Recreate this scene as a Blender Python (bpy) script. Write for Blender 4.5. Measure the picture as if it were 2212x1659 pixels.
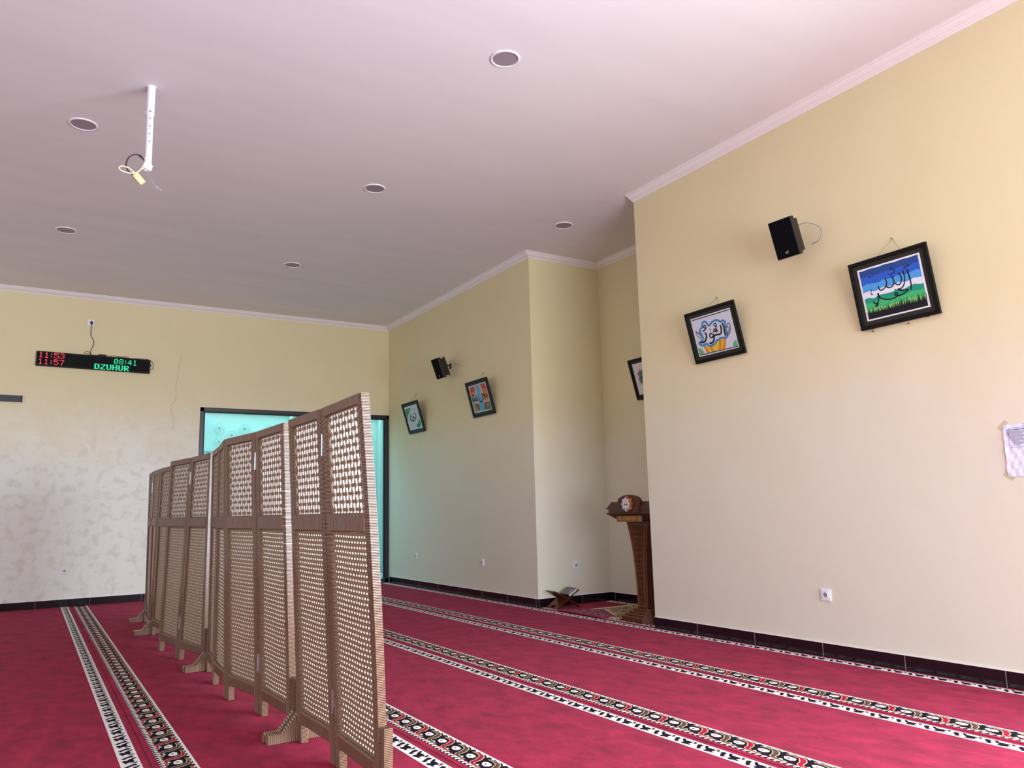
import bpy, bmesh, math, random
from mathutils import Vector, Matrix

random.seed(7)
for o in list(bpy.data.objects):
    bpy.data.objects.remove(o)
SC = bpy.context.scene
COL = SC.collection

# ---------------------------------------------------------------- camera
cam_d = bpy.data.cameras.new('camera')
cam = bpy.data.objects.new('camera', cam_d)
COL.objects.link(cam)
R = Vector((0.85036653, -0.5256168, -0.02457139))
U = Vector((-0.0635904, -0.14900955, 0.98678894))
F = Vector((0.52233422, 0.83756978, 0.16013691))
cam.matrix_world = Matrix(((R.x, U.x, -F.x, 0), (R.y, U.y, -F.y, 0), (R.z, U.z, -F.z, 1.1), (0, 0, 0, 1)))
cam_d.sensor_width = 36.0
cam_d.lens = 1665.8 / 2212 * 36
cam_d.clip_start = 0.05
cam_d.clip_end = 100
SC.camera = cam

# ---------------------------------------------------------------- room size
W, D, H = 4.942, 11.79, 4.147      # right wall, far wall, ceiling
XL, YN = -6.2, -3.4                # left wall, near wall (both behind the view)
Y1, Y2, ND = 7.478, 5.546, 1.054   # niche
PI = math.pi

# ---------------------------------------------------------------- world and daylight
world = bpy.data.worlds.new('world')
SC.world = world
world.use_nodes = True
wn = world.node_tree
bgn = wn.nodes['Background']
bgn.inputs[0].default_value = (0.86, 0.93, 1.0, 1)
bgn.inputs[1].default_value = 0.9


def area(name, loc, direction, sx, sy, power, color, spread=180):
    l = bpy.data.lights.new(name, 'AREA')
    l.shape = 'RECTANGLE'
    l.size, l.size_y = sx, sy
    l.energy = power
    l.color = color
    l.spread = math.radians(spread)
    o = bpy.data.objects.new(name, l)
    COL.objects.link(o)
    o.location = loc
    o.rotation_euler = Vector(direction).to_track_quat('-Z', 'Y').to_euler()
    return o


# daylight entering the glazed doorways of the near wall and the left wall
area('daylight_near_doors', (2.45, YN + 0.5, 1.35), (0, 1, 0.08), 4.0, 2.4, 470, (0.80, 0.91, 1.0))
area('daylight_near_left_doors', (-3.6, YN + 0.3, 1.3), (0, 1, 0.12), 3.0, 2.4, 150, (0.80, 0.91, 1.0))
area('daylight_right_doors', (W - 0.08, -0.7, 1.3), (-1, 0.45, -0.10), 3.8, 2.4, 470, (0.84, 0.93, 1.0), 150)
area('daylight_left_doors', (XL + 0.05, 0.2, 1.3), (1, 0, 0.25), 6.0, 2.5, 30, (0.80, 0.91, 1.0))
area('daylight_left_far_doors', (XL + 0.05, 9.3, 1.3), (1, 0.15, 0.05), 3.6, 2.5, 45, (0.80, 0.92, 1.0))
area('daylight_porch', (3.8, 13.0, 3.9), (0, -0.1, -1), 4.5, 1.6, 110, (0.95, 1.0, 1.0))

SC.view_settings.view_transform = 'Standard'
SC.view_settings.look = 'None'
SC.view_settings.exposure = -0.06
SC.view_settings.gamma = 1.0
SC.view_settings.use_curve_mapping = False


# ---------------------------------------------------------------- materials
def srgb(r, g, b):
    def f(c):
        c /= 255.0
        return c / 12.92 if c <= 0.04045 else ((c + 0.055) / 1.055) ** 2.4
    return (f(r), f(g), f(b), 1)


def mat(name, col, rough=0.6, metal=0.0, spec=0.5, noise=0.0, nscale=8.0, bump=0.0, bscale=60.0, coat=0.0, sheen=0.0):
    m = bpy.data.materials.new(name)
    m.use_nodes = True
    nt = m.node_tree
    b = nt.nodes['Principled BSDF']
    b.inputs['Base Color'].default_value = col
    b.inputs['Roughness'].default_value = rough
    b.inputs['Metallic'].default_value = metal
    b.inputs['Specular IOR Level'].default_value = spec
    b.inputs['Coat Weight'].default_value = coat
    b.inputs['Sheen Weight'].default_value = sheen
    tc = nt.nodes.new('ShaderNodeTexCoord')
    if noise > 0:
        n = nt.nodes.new('ShaderNodeTexNoise')
        n.inputs['Scale'].default_value = nscale
        n.inputs['Detail'].default_value = 5
        nt.links.new(tc.outputs['Object'], n.inputs['Vector'])
        mx = nt.nodes.new('ShaderNodeMix')
        mx.data_type = 'RGBA'
        mx.inputs[6].default_value = [c * (1 - noise) for c in col[:3]] + [1]
        mx.inputs[7].default_value = [min(1, c * (1 + noise)) for c in col[:3]] + [1]
        nt.links.new(n.outputs['Fac'], mx.inputs[0])
        nt.links.new(mx.outputs[2], b.inputs['Base Color'])
    if bump > 0:
        n2 = nt.nodes.new('ShaderNodeTexNoise')
        n2.inputs['Scale'].default_value = bscale
        n2.inputs['Detail'].default_value = 4
        nt.links.new(tc.outputs['Object'], n2.inputs['Vector'])
        bp = nt.nodes.new('ShaderNodeBump')
        bp.inputs['Strength'].default_value = bump
        bp.inputs['Distance'].default_value = 0.01
        nt.links.new(n2.outputs['Fac'], bp.inputs['Height'])
        nt.links.new(bp.outputs['Normal'], b.inputs['Normal'])
    return m


def emit(name, col, strength):
    m = bpy.data.materials.new(name)
    m.use_nodes = True
    nt = m.node_tree
    b = nt.nodes['Principled BSDF']
    b.inputs['Base Color'].default_value = (0, 0, 0, 1)
    b.inputs['Emission Color'].default_value = col
    b.inputs['Emission Strength'].default_value = strength
    return m


def node(nt, typ, **kw):
    n = nt.nodes.new(typ)
    for k, v in kw.items():
        setattr(n, k, v)
    return n


def math_node(nt, op, a, b=None, clamp=False):
    n = nt.nodes.new('ShaderNodeMath')
    n.operation = op
    n.use_clamp = clamp
    for i, v in enumerate((a, b)):
        if v is None:
            continue
        if isinstance(v, (int, float)):
            n.inputs[i].default_value = v
        else:
            nt.links.new(v, n.inputs[i])
    return n.outputs[0]


def ramp(nt, src, stops):
    n = nt.nodes.new('ShaderNodeValToRGB')
    e = n.color_ramp.elements
    e[0].position, e[0].color = stops[0][0], stops[0][1]
    e[1].position, e[1].color = stops[-1][0], stops[-1][1]
    for p, c in stops[1:-1]:
        k = e.new(p)
        k.color = c
    nt.links.new(src, n.inputs[0])
    return n.outputs[0]


def g(v):
    return (v, v, v, 1)


def wall_material(name, base, stain_col, stain_amount, stain_top, patch_scale=3.0, mottle=0.0):
    """cream emulsion with trowel waves, faint blotches and chalky damp bloom (shape of its own) low on the wall"""
    m = bpy.data.materials.new(name)
    m.use_nodes = True
    nt = m.node_tree
    b = nt.nodes['Principled BSDF']
    b.inputs['Roughness'].default_value = 0.55
    b.inputs['Specular IOR Level'].default_value = 0.4
    geo = node(nt, 'ShaderNodeNewGeometry')
    pos = geo.outputs['Position']
    sep = node(nt, 'ShaderNodeSeparateXYZ')
    nt.links.new(pos, sep.inputs[0])
    n1 = node(nt, 'ShaderNodeTexNoise')
    n1.inputs['Scale'].default_value = 1.1
    n1.inputs['Detail'].default_value = 3
    nt.links.new(pos, n1.inputs['Vector'])
    mx = node(nt, 'ShaderNodeMix', data_type='RGBA')
    mx.inputs[6].default_value = [c * 0.955 for c in base[:3]] + [1]
    mx.inputs[7].default_value = [min(1, c * 1.04) for c in base[:3]] + [1]
    nt.links.new(n1.outputs['Fac'], mx.inputs[0])
    # bloom
    n2 = node(nt, 'ShaderNodeTexNoise')
    n2.inputs['Scale'].default_value = patch_scale
    n2.inputs['Detail'].default_value = 8
    n2.inputs['Roughness'].default_value = 0.62
    n2.inputs['Distortion'].default_value = 0.7
    nt.links.new(pos, n2.inputs['Vector'])
    hgt = math_node(nt, 'SUBTRACT', 1.0, math_node(nt, 'DIVIDE', sep.outputs['Z'], stain_top), True)
    hgt = math_node(nt, 'POWER', hgt, 0.8)
    k = math_node(nt, 'ADD', math_node(nt, 'MULTIPLY', n2.outputs['Fac'], 0.55), math_node(nt, 'MULTIPLY', hgt, 1.25))
    k = ramp(nt, k, [(0.40, g(0)), (1.05, g(1))])
    k = math_node(nt, 'MULTIPLY', math_node(nt, 'MULTIPLY', k, stain_amount), ramp(nt, hgt, [(0.0, g(0)), (0.35, g(1))]), True)
    mx2 = node(nt, 'ShaderNodeMix', data_type='RGBA')
    nt.links.new(k, mx2.inputs[0])
    nt.links.new(mx.outputs[2], mx2.inputs[6])
    mx2.inputs[7].default_value = stain_col
    # darker mottles inside the bloom
    n3 = node(nt, 'ShaderNodeTexNoise')
    n3.inputs['Scale'].default_value = patch_scale * 3.2
    n3.inputs['Detail'].default_value = 6
    n3.inputs['Distortion'].default_value = 0.4
    nt.links.new(pos, n3.inputs['Vector'])
    mk = ramp(nt, n3.outputs['Fac'], [(0.50, g(0)), (0.66, g(1))])
    mk = math_node(nt, 'MULTIPLY', math_node(nt, 'MULTIPLY', mk, k), mottle)
    mx3 = node(nt, 'ShaderNodeMix', data_type='RGBA')
    nt.links.new(mk, mx3.inputs[0])
    nt.links.new(mx2.outputs[2], mx3.inputs[6])
    mx3.inputs[7].default_value = srgb(184, 176, 156)
    nt.links.new(mx3.outputs[2], b.inputs['Base Color'])
    # uneven plaster
    n4 = node(nt, 'ShaderNodeTexNoise')
    n4.inputs['Scale'].default_value = 2.4
    n4.inputs['Detail'].default_value = 4
    nt.links.new(pos, n4.inputs['Vector'])
    n5 = node(nt, 'ShaderNodeTexNoise')
    n5.inputs['Scale'].default_value = 140
    nt.links.new(pos, n5.inputs['Vector'])
    hh = math_node(nt, 'ADD', math_node(nt, 'MULTIPLY', n4.outputs['Fac'], 1.0), math_node(nt, 'MULTIPLY', n5.outputs['Fac'], 0.02))
    hh = math_node(nt, 'ADD', hh, math_node(nt, 'MULTIPLY', math_node(nt, 'MULTIPLY', n3.outputs['Fac'], k), 0.10 * (mottle > 0)))
    bp = node(nt, 'ShaderNodeBump')
    bp.inputs['Strength'].default_value = 0.25
    bp.inputs['Distance'].default_value = 0.02
    nt.links.new(hh, bp.inputs['Height'])
    nt.links.new(bp.outputs['Normal'], b.inputs['Normal'])
    return m


CREAM = srgb(224, 211, 170)
M = {}
M['wall'] = wall_material('cream_wall_paint', CREAM, srgb(228, 226, 214), 0.80, 2.6, 1.3)
M['wall_damp'] = wall_material('cream_wall_paint_damp', CREAM, srgb(240, 241, 236), 1.0, 3.1, 2.6, 0.30)
M['white_wall'] = mat('white_outside_plaster', srgb(225, 230, 228), 0.7, noise=0.04, nscale=3)


def ceiling_material():
    m = bpy.data.materials.new('ceiling_paint')
    m.use_nodes = True
    nt = m.node_tree
    b = nt.nodes['Principled BSDF']
    b.inputs['Roughness'].default_value = 0.75
    geo = node(nt, 'ShaderNodeNewGeometry')
    mp = node(nt, 'ShaderNodeMapping')
    mp.inputs['Rotation'].default_value = (0, 0, 0.3)
    mp.inputs['Scale'].default_value = (0.5, 2.6, 1)
    nt.links.new(geo.outputs['Position'], mp.inputs['Vector'])
    n = node(nt, 'ShaderNodeTexNoise')
    n.inputs['Scale'].default_value = 1.4
    n.inputs['Detail'].default_value = 6
    nt.links.new(mp.outputs[0], n.inputs['Vector'])
    c = ramp(nt, n.outputs['Fac'], [(0.3, srgb(226, 223, 226)), (0.7, srgb(232, 229, 231))])
    nt.links.new(c, b.inputs['Base Color'])
    bp = node(nt, 'ShaderNodeBump')
    bp.inputs['Strength'].default_value = 0.05
    bp.inputs['Distance'].default_value = 0.02
    nt.links.new(n.outputs['Fac'], bp.inputs['Height'])
    nt.links.new(bp.outputs['Normal'], b.inputs['Normal'])
    return m


M['ceiling'] = ceiling_material()
M['cornice'] = mat('white_plaster_moulding', srgb(240, 234, 236), 0.6)
M['skirting'] = mat('black_glazed_tile', srgb(22, 18, 24), 0.12, spec=0.6, noise=0.2, nscale=2)
M['grout'] = mat('pale_grout', srgb(150, 148, 146), 0.8)
M['frame'] = mat('black_aluminium', srgb(26, 30, 36), 0.35, spec=0.5)


def carpet_material(name, c1, c2):
    m = bpy.data.materials.new(name)
    m.use_nodes = True
    nt = m.node_tree
    b = nt.nodes['Principled BSDF']
    b.inputs['Roughness'].default_value = 0.95
    b.inputs['Specular IOR Level'].default_value = 0.1
    b.inputs['Sheen Weight'].default_value = 0.10
    b.inputs['Sheen Roughness'].default_value = 0.5
    b.inputs['Sheen Tint'].default_value = (0.9, 0.35, 0.5, 1)
    geo = node(nt, 'ShaderNodeNewGeometry')
    mp = node(nt, 'ShaderNodeMapping')
    mp.inputs['Scale'].default_value = (1.9, 1.1, 1)
    mp.inputs['Rotation'].default_value = (0, 0, 0.5)
    nt.links.new(geo.outputs['Position'], mp.inputs['Vector'])
    n = node(nt, 'ShaderNodeTexNoise')
    n.inputs['Scale'].default_value = 4.5
    n.inputs['Detail'].default_value = 9
    n.inputs['Roughness'].default_value = 0.68
    n.inputs['Distortion'].default_value = 0.15
    nt.links.new(mp.outputs[0], n.inputs['Vector'])
    n2 = node(nt, 'ShaderNodeTexNoise')
    n2.inputs['Scale'].default_value = 420
    nt.links.new(geo.outputs['Position'], n2.inputs['Vector'])
    f = math_node(nt, 'ADD', math_node(nt, 'MULTIPLY', n.outputs['Fac'], 0.85), math_node(nt, 'MULTIPLY', n2.outputs['Fac'], 0.15))
    c = ramp(nt, f, [(0.36, c1), (0.62, c2)])
    nt.links.new(c, b.inputs['Base Color'])
    bp = node(nt, 'ShaderNodeBump')
    bp.inputs['Strength'].default_value = 0.5
    bp.inputs['Distance'].default_value = 0.006
    nt.links.new(f, bp.inputs['Height'])
    nt.links.new(bp.outputs['Normal'], b.inputs['Normal'])
    return m


M['carpet'] = carpet_material('crimson_pile', srgb(118, 12, 42), srgb(164, 28, 64))
M['c_white'] = mat('white_pile', srgb(236, 238, 236), 0.95, spec=0.1, noise=0.05, nscale=60)
M['c_black'] = mat('black_pile', srgb(26, 20, 34), 0.95, spec=0.1, noise=0.2, nscale=60)
M['c_cream'] = mat('cream_pile', srgb(214, 200, 150), 0.95, spec=0.1)
M['c_brown'] = mat('brown_pile', srgb(96, 72, 70), 0.95, spec=0.1)
M['c_red'] = mat('red_pile', srgb(170, 30, 64), 0.95, spec=0.1)

M['cane'] = mat('brown_plastic_cane', srgb(122, 92, 74), 0.30, spec=0.6, noise=0.22, nscale=90)
M['cane_pale'] = mat('tan_plastic_cane', srgb(134, 112, 84), 0.5, spec=0.4, noise=0.15, nscale=50)
M['tie'] = mat('clear_cable_tie', srgb(235, 220, 190), 0.25)
M['steel'] = mat('hinge_steel', srgb(215, 220, 228), 0.2, metal=1.0)


def weave_material():
    """dense cane weave: vertical strands, rows of small gaps showing the white backing; surface pattern from UV in metres"""
    m = bpy.data.materials.new('woven_cane_sheet')
    m.use_nodes = True
    nt = m.node_tree
    b = nt.nodes['Principled BSDF']
    b.inputs['Roughness'].default_value = 0.42
    uv = node(nt, 'ShaderNodeUVMap')
    sep = node(nt, 'ShaderNodeSeparateXYZ')
    nt.links.new(uv.outputs[0], sep.inputs[0])
    u, v = sep.outputs['X'], sep.outputs['Y']
    wob = math_node(nt, 'MULTIPLY', math_node(nt, 'SINE', math_node(nt, 'MULTIPLY', u, 11.0)), 0.0016)
    v2 = math_node(nt, 'ADD', v, wob)
    row = math_node(nt, 'DIVIDE', v2, 0.0225)
    fr = math_node(nt, 'FRACT', row)
    rowi = math_node(nt, 'FLOOR', row)
    sh = math_node(nt, 'MULTIPLY', math_node(nt, 'MODULO', rowi, 2.0), 0.30)
    cu = math_node(nt, 'FRACT', math_node(nt, 'ADD', math_node(nt, 'DIVIDE', u, 0.031), sh))
    inu = math_node(nt, 'LESS_THAN', math_node(nt, 'ABSOLUTE', math_node(nt, 'SUBTRACT', cu, 0.5)), 0.22)
    inv = math_node(nt, 'LESS_THAN', math_node(nt, 'ABSOLUTE', math_node(nt, 'SUBTRACT', fr, 0.5)), 0.17)
    hole = math_node(nt, 'MULTIPLY', inu, inv)
    strand = math_node(nt, 'FRACT', math_node(nt, 'DIVIDE', u, 0.0078))
    sd = math_node(nt, 'ABSOLUTE', math_node(nt, 'SUBTRACT', strand, 0.5))
    cs = ramp(nt, sd, [(0.0, srgb(164, 142, 110)), (0.36, srgb(146, 120, 94)), (0.5, srgb(104, 74, 62))])
    nt.links.new(cs, b.inputs['Base Color'])
    tr = node(nt, 'ShaderNodeBsdfTransparent')
    ms = node(nt, 'ShaderNodeMixShader')
    nt.links.new(hole, ms.inputs[0])
    nt.links.new(b.outputs[0], ms.inputs[1])
    nt.links.new(tr.outputs[0], ms.inputs[2])
    nt.links.new(ms.outputs[0], nt.nodes['Material Output'].inputs[0])
    hgt = math_node(nt, 'SUBTRACT', math_node(nt, 'SUBTRACT', 1.0, math_node(nt, 'MULTIPLY', sd, sd)), math_node(nt, 'MULTIPLY', hole, 0.8))
    bp = node(nt, 'ShaderNodeBump')
    bp.inputs['Strength'].default_value = 0.5
    bp.inputs['Distance'].default_value = 0.003
    nt.links.new(hgt, bp.inputs['Height'])
    nt.links.new(bp.outputs['Normal'], b.inputs['Normal'])
    return m


M['weave'] = weave_material()


def translucent_sheet():
    m = bpy.data.materials.new('white_translucent_backing')
    m.use_nodes = True
    nt = m.node_tree
    nt.nodes.remove(nt.nodes['Principled BSDF'])
    d = node(nt, 'ShaderNodeBsdfDiffuse')
    d.inputs[0].default_value = (0.90, 0.90, 0.90, 1)
    t = node(nt, 'ShaderNodeBsdfTranslucent')
    t.inputs[0].default_value = (0.94, 0.94, 0.93, 1)
    mx = node(nt, 'ShaderNodeMixShader')
    mx.inputs[0].default_value = 0.78
    nt.links.new(d.outputs[0], mx.inputs[1])
    nt.links.new(t.outputs[0], mx.inputs[2])
    nt.links.new(mx.outputs[0], nt.nodes['Material Output'].inputs[0])
    return m


M['backing'] = translucent_sheet()
M['white_strand'] = mat('white_plastic_strand', srgb(250, 248, 246), 0.4)


def glass_material():
    m = bpy.data.materials.new('teal_tinted_glass')
    m.use_nodes = True
    nt = m.node_tree
    out = nt.nodes['Material Output']
    nt.nodes.remove(nt.nodes['Principled BSDF'])
    tr = node(nt, 'ShaderNodeBsdfTransparent')
    tr.inputs[0].default_value = (0.57, 0.875, 0.915, 1)
    gl = node(nt, 'ShaderNodeBsdfGlossy')
    gl.inputs['Roughness'].default_value = 0.02
    gl.inputs['Color'].default_value = (0.8, 1, 1, 1)
    mx = node(nt, 'ShaderNodeMixShader')
    mx.inputs[0].default_value = 0.05
    nt.links.new(tr.outputs[0], mx.inputs[1])
    nt.links.new(gl.outputs[0], mx.inputs[2])
    nt.links.new(mx.outputs[0], out.inputs[0])
    return m


M['glass'] = glass_material()
M['black'] = mat('black_plastic', srgb(14, 14, 16), 0.5, spec=0.3)
M['speaker_side'] = mat('charcoal_plastic', srgb(34, 32, 26), 0.45, spec=0.35)
M['grille'] = mat('black_cloth_grille', srgb(6, 6, 12), 0.8, spec=0.1, bump=0.3, bscale=400)
M['badge'] = mat('pale_badge', srgb(160, 140, 130), 0.4)
M['white_pl'] = mat('white_plastic', srgb(236, 236, 242), 0.3, spec=0.5)
M['grey_pl'] = mat('grey_plastic', srgb(150, 150, 160), 0.4)
M['disc'] = mat('grey_diffuser', srgb(150, 138, 146), 0.5)
M['white_metal'] = mat('white_painted_steel', srgb(232, 232, 242), 0.3, spec=0.5)
M['zinc'] = mat('galvanised_steel', srgb(170, 175, 180), 0.35, metal=0.8)
M['ivory'] = mat('ivory_plastic', srgb(226, 208, 160), 0.45)
M['cable_white'] = mat('cream_cable_sheath', srgb(232, 222, 192), 0.4)
M['cable_dark'] = mat('dark_cable_sheath', srgb(36, 26, 44), 0.4)
M['cable_blue'] = mat('blue_grey_cable_sheath', srgb(120, 122, 150), 0.4)
M['string'] = mat('hanging_string', srgb(120, 100, 80), 0.8)
M['nail'] = mat('nail_steel', srgb(84, 66, 56), 0.5, metal=0.5)
M['bar'] = mat('slate_painted_bar', srgb(40, 44, 56), 0.4)


def wood(name, c1, c2, rough=0.35, scale=14):
    m = bpy.data.materials.new(name)
    m.use_nodes = True
    nt = m.node_tree
    b = nt.nodes['Principled BSDF']
    b.inputs['Roughness'].default_value = rough
    tc = node(nt, 'ShaderNodeTexCoord')
    mp = node(nt, 'ShaderNodeMapping')
    mp.inputs['Scale'].default_value = (scale, scale, scale * 0.12)
    nt.links.new(tc.outputs['Object'], mp.inputs[0])
    n = node(nt, 'ShaderNodeTexNoise')
    n.inputs['Scale'].default_value = 2.0
    n.inputs['Detail'].default_value = 6
    n.inputs['Distortion'].default_value = 1.2
    nt.links.new(mp.outputs[0], n.inputs[0])
    c = ramp(nt, n.outputs['Fac'], [(0.3, c1), (0.7, c2)])
    nt.links.new(c, b.inputs['Base Color'])
    return m


M['wood_dark'] = wood('dark_red_brown_wood', srgb(58, 26, 16), srgb(92, 44, 26))
M['wood_mid'] = wood('reddish_brown_wood', srgb(72, 30, 16), srgb(100, 46, 22))
M['wood_gold'] = wood('golden_brown_wood', srgb(104, 70, 32), srgb(138, 96, 48), 0.6)
M['rehal'] = wood('mahogany_board', srgb(70, 28, 16), srgb(104, 46, 24))
M['book_cover'] = mat('grey_tooled_cover', srgb(118, 112, 108), 0.6, noise=0.35, nscale=90)
M['book_spine'] = mat('book_edge_black', srgb(26, 24, 28), 0.5)
M['pages'] = mat('pale_pages', srgb(208, 202, 226), 0.8)
M['paper'] = mat('white_paper', srgb(226, 228, 248), 0.7, bump=0.35, bscale=14)
M['ink'] = mat('grey_print', srgb(176, 174, 196), 0.8)
M['ink_dark'] = mat('dark_print', srgb(90, 90, 110), 0.8)
M['tape'] = mat('masking_tape', srgb(206, 194, 160), 0.7)
M['mount'] = mat('charcoal_mount_board', srgb(44, 42, 34), 0.5, spec=.25)
M['picture_frame'] = mat('black_lacquer_frame', srgb(13, 11, 9), 0.45, spec=0.2)
M['p_line'] = mat('white_mount_line', srgb(236, 236, 236), 0.6)

PAINT = dict(yellow=(218, 190, 50), orange=(214, 128, 48), paper=(204, 208, 222), blue=(62, 128, 182), green=(96, 176, 124), black=(22, 20, 30),
             grey=(130, 130, 145), leaf=(60, 140, 92), leaflight=(110, 180, 110), redpaint=(180, 74, 70), orangepaint=(206, 120, 66),
             stream=(86, 168, 206), brownpaint=(120, 82, 70), olivepaint=(132, 130, 84), pink=(200, 84, 90), yellowdark=(186, 156, 60),
             bluegrey=(82, 112, 128), s1=(40, 72, 140), s2=(46, 92, 196), s3=(78, 156, 222), s4=(222, 228, 238), s5=(34, 150, 122), s6=(66, 184, 112),
             s7=(136, 214, 116), valleybg=(176, 172, 168), leavesbg=(196, 206, 212), flowerbg=(216, 214, 218), lightbg=(204, 208, 222))
for k_, v_ in PAINT.items():
    M['pt_' + k_] = mat('paint_' + k_, srgb(*v_), 0.55, spec=0.3, noise=0.06, nscale=25)
M['led_red'] = emit('led_red', (1.0, 0.05, 0.07, 1), 1.3)
M['led_green'] = emit('led_green', (0.02, 1.0, 0.50, 1), 1.1)
M['led_off'] = mat('led_face', srgb(12, 12, 14), 0.7, spec=.15)
M['led_grid'] = mat('led_face_ribs', srgb(30, 30, 32), 0.7, spec=.15)


# ---------------------------------------------------------------- mesh builder
class MB:
    def __init__(self):
        self.v, self.f, self.mi, self.uv = [], [], [], {}

    def face(self, pts, mi=0, uv=None):
        i = len(self.v)
        self.v.extend([tuple(p) for p in pts])
        self.f.append(tuple(range(i, i + len(pts))))
        self.mi.append(mi)
        if uv:
            self.uv[len(self.f) - 1] = uv

    def box(self, a, b, mi=0, tf=None):
        x0, y0, z0 = a
        x1, y1, z1 = b
        P = [(x0, y0, z0), (x1, y0, z0), (x1, y1, z0), (x0, y1, z0), (x0, y0, z1), (x1, y0, z1), (x1, y1, z1), (x0, y1, z1)]
        if tf:
            P = [tuple(tf(*p)) for p in P]
        i = len(self.v)
        self.v.extend(P)
        for q in ((0, 3, 2, 1), (4, 5, 6, 7), (0, 1, 5, 4), (1, 2, 6, 5), (2, 3, 7, 6), (3, 0, 4, 7)):
            self.f.append(tuple(i + k for k in q))
            self.mi.append(mi)

    def loft(self, rings, mi=0, cap=True, closed=True):
        i0 = len(self.v)
        n = len(rings[0])
        for r in rings:
            self.v.extend([tuple(p) for p in r])
        for k in range(len(rings) - 1):
            for j in range(n if closed else n - 1):
                a = i0 + k * n + j
                b = i0 + k * n + (j + 1) % n
                self.f.append((a, b, b + n, a + n))
                self.mi.append(mi)
        if cap and closed:
            self.f.append(tuple(i0 + j for j in reversed(range(n))))
            self.mi.append(mi)
            self.f.append(tuple(i0 + (len(rings) - 1) * n + j for j in range(n)))
            self.mi.append(mi)

    def prism(self, poly, fa, fb, mi=0):
        """poly of 2-D points lofted between two mapping functions"""
        self.loft([[fa(*p) for p in poly], [fb(*p) for p in poly]], mi)

    def tube(self, pts, r, n=8, mi=0, cap=True):
        pts = [Vector(p) for p in pts]
        rings = []
        up = None
        for i, p in enumerate(pts):
            t = (pts[min(i + 1, len(pts) - 1)] - pts[max(i - 1, 0)]).normalized()
            if up is None:
                up = t.orthogonal().normalized()
            up = (up - t * up.dot(t))
            up = up.normalized() if up.length > 1e-6 else t.orthogonal().normalized()
            s = t.cross(up)
            rr = r[i] if isinstance(r, (list, tuple)) else r
            rings.append([p + up * rr * math.cos(2 * PI * j / n) + s * rr * math.sin(2 * PI * j / n) for j in range(n)])
        self.loft(rings, mi, cap)

    def disc(self, c, r, z0, z1, n=32, mi=0):
        self.loft([[(c[0] + r * math.cos(2 * PI * j / n), c[1] + r * math.sin(2 * PI * j / n), z) for j in range(n)] for z in (z0, z1)], mi)

    def lathe(self, prof, n=32, mi=0):
        """profile (r, z) about the local z axis, open"""
        i0 = len(self.v)
        for r, z in prof:
            for j in range(n):
                self.v.append((r * math.cos(2 * PI * j / n), r * math.sin(2 * PI * j / n), z))
        for k in range(len(prof) - 1):
            for j in range(n):
                a = i0 + k * n + j
                b = i0 + k * n + (j + 1) % n
                self.f.append((a, b, b + n, a + n))
                self.mi.append(mi)

    def build(self, name, mats, parent=None, smooth=False, bevel=0.0, recalc=True, tf=None):
        me = bpy.data.meshes.new(name)
        vv = self.v if tf is None else [tuple(tf(*p)) for p in self.v]
        me.from_pydata(vv, [], self.f)
        if not isinstance(mats, (list, tuple)):
            mats = [mats]
        for m in mats:
            me.materials.append(m)
        for p, k in zip(me.polygons, self.mi):
            p.material_index = k
            p.use_smooth = smooth
        if self.uv:
            uvl = me.uv_layers.new(name='UVMap')
            for fi, uvs in self.uv.items():
                for li, q in zip(me.polygons[fi].loop_indices, uvs):
                    uvl.data[li].uv = q
        me.update()
        if recalc:
            bm = bmesh.new()
            bm.from_mesh(me)
            bmesh.ops.recalc_face_normals(bm, faces=bm.faces)
            bm.to_mesh(me)
            bm.free()
        o = bpy.data.objects.new(name, me)
        COL.objects.link(o)
        if parent is not None:
            o.parent = parent
        if bevel > 0:
            md = o.modifiers.new('bevel', 'BEVEL')
            md.width = bevel
            md.segments = 2
            md.limit_method = 'ANGLE'
        return o


def empty(name, loc=(0, 0, 0), rot=(0, 0, 0), parent=None):
    o = bpy.data.objects.new(name, None)
    COL.objects.link(o)
    o.location = loc
    o.rotation_euler = rot
    o.empty_display_size = 0.1
    if parent is not None:
        o.parent = parent
    return o


def tag(o, label, cat, group=None, kind=None):
    o['label'] = label
    o['category'] = cat
    if group:
        o['group'] = group
    if kind:
        o['kind'] = kind
    return o


def struct(o, label=None):
    o['kind'] = 'structure'
    if label:
        o['label'] = label
    return o


def smooth_path(pts, n=6):
    """Catmull-Rom through points"""
    P = [Vector(p) for p in pts]
    P = [P[0] * 2 - P[1]] + P + [P[-1] * 2 - P[-2]]
    out = []
    for i in range(1, len(P) - 2):
        a, b, c, d = P[i - 1], P[i], P[i + 1], P[i + 2]
        for k in range(n):
            t = k / n
            out.append(0.5 * ((2 * b) + (c - a) * t + (2 * a - 5 * b + 4 * c - d) * t * t + (3 * b - a - 3 * c + d) * t ** 3))
    out.append(P[-2])
    return out


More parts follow.
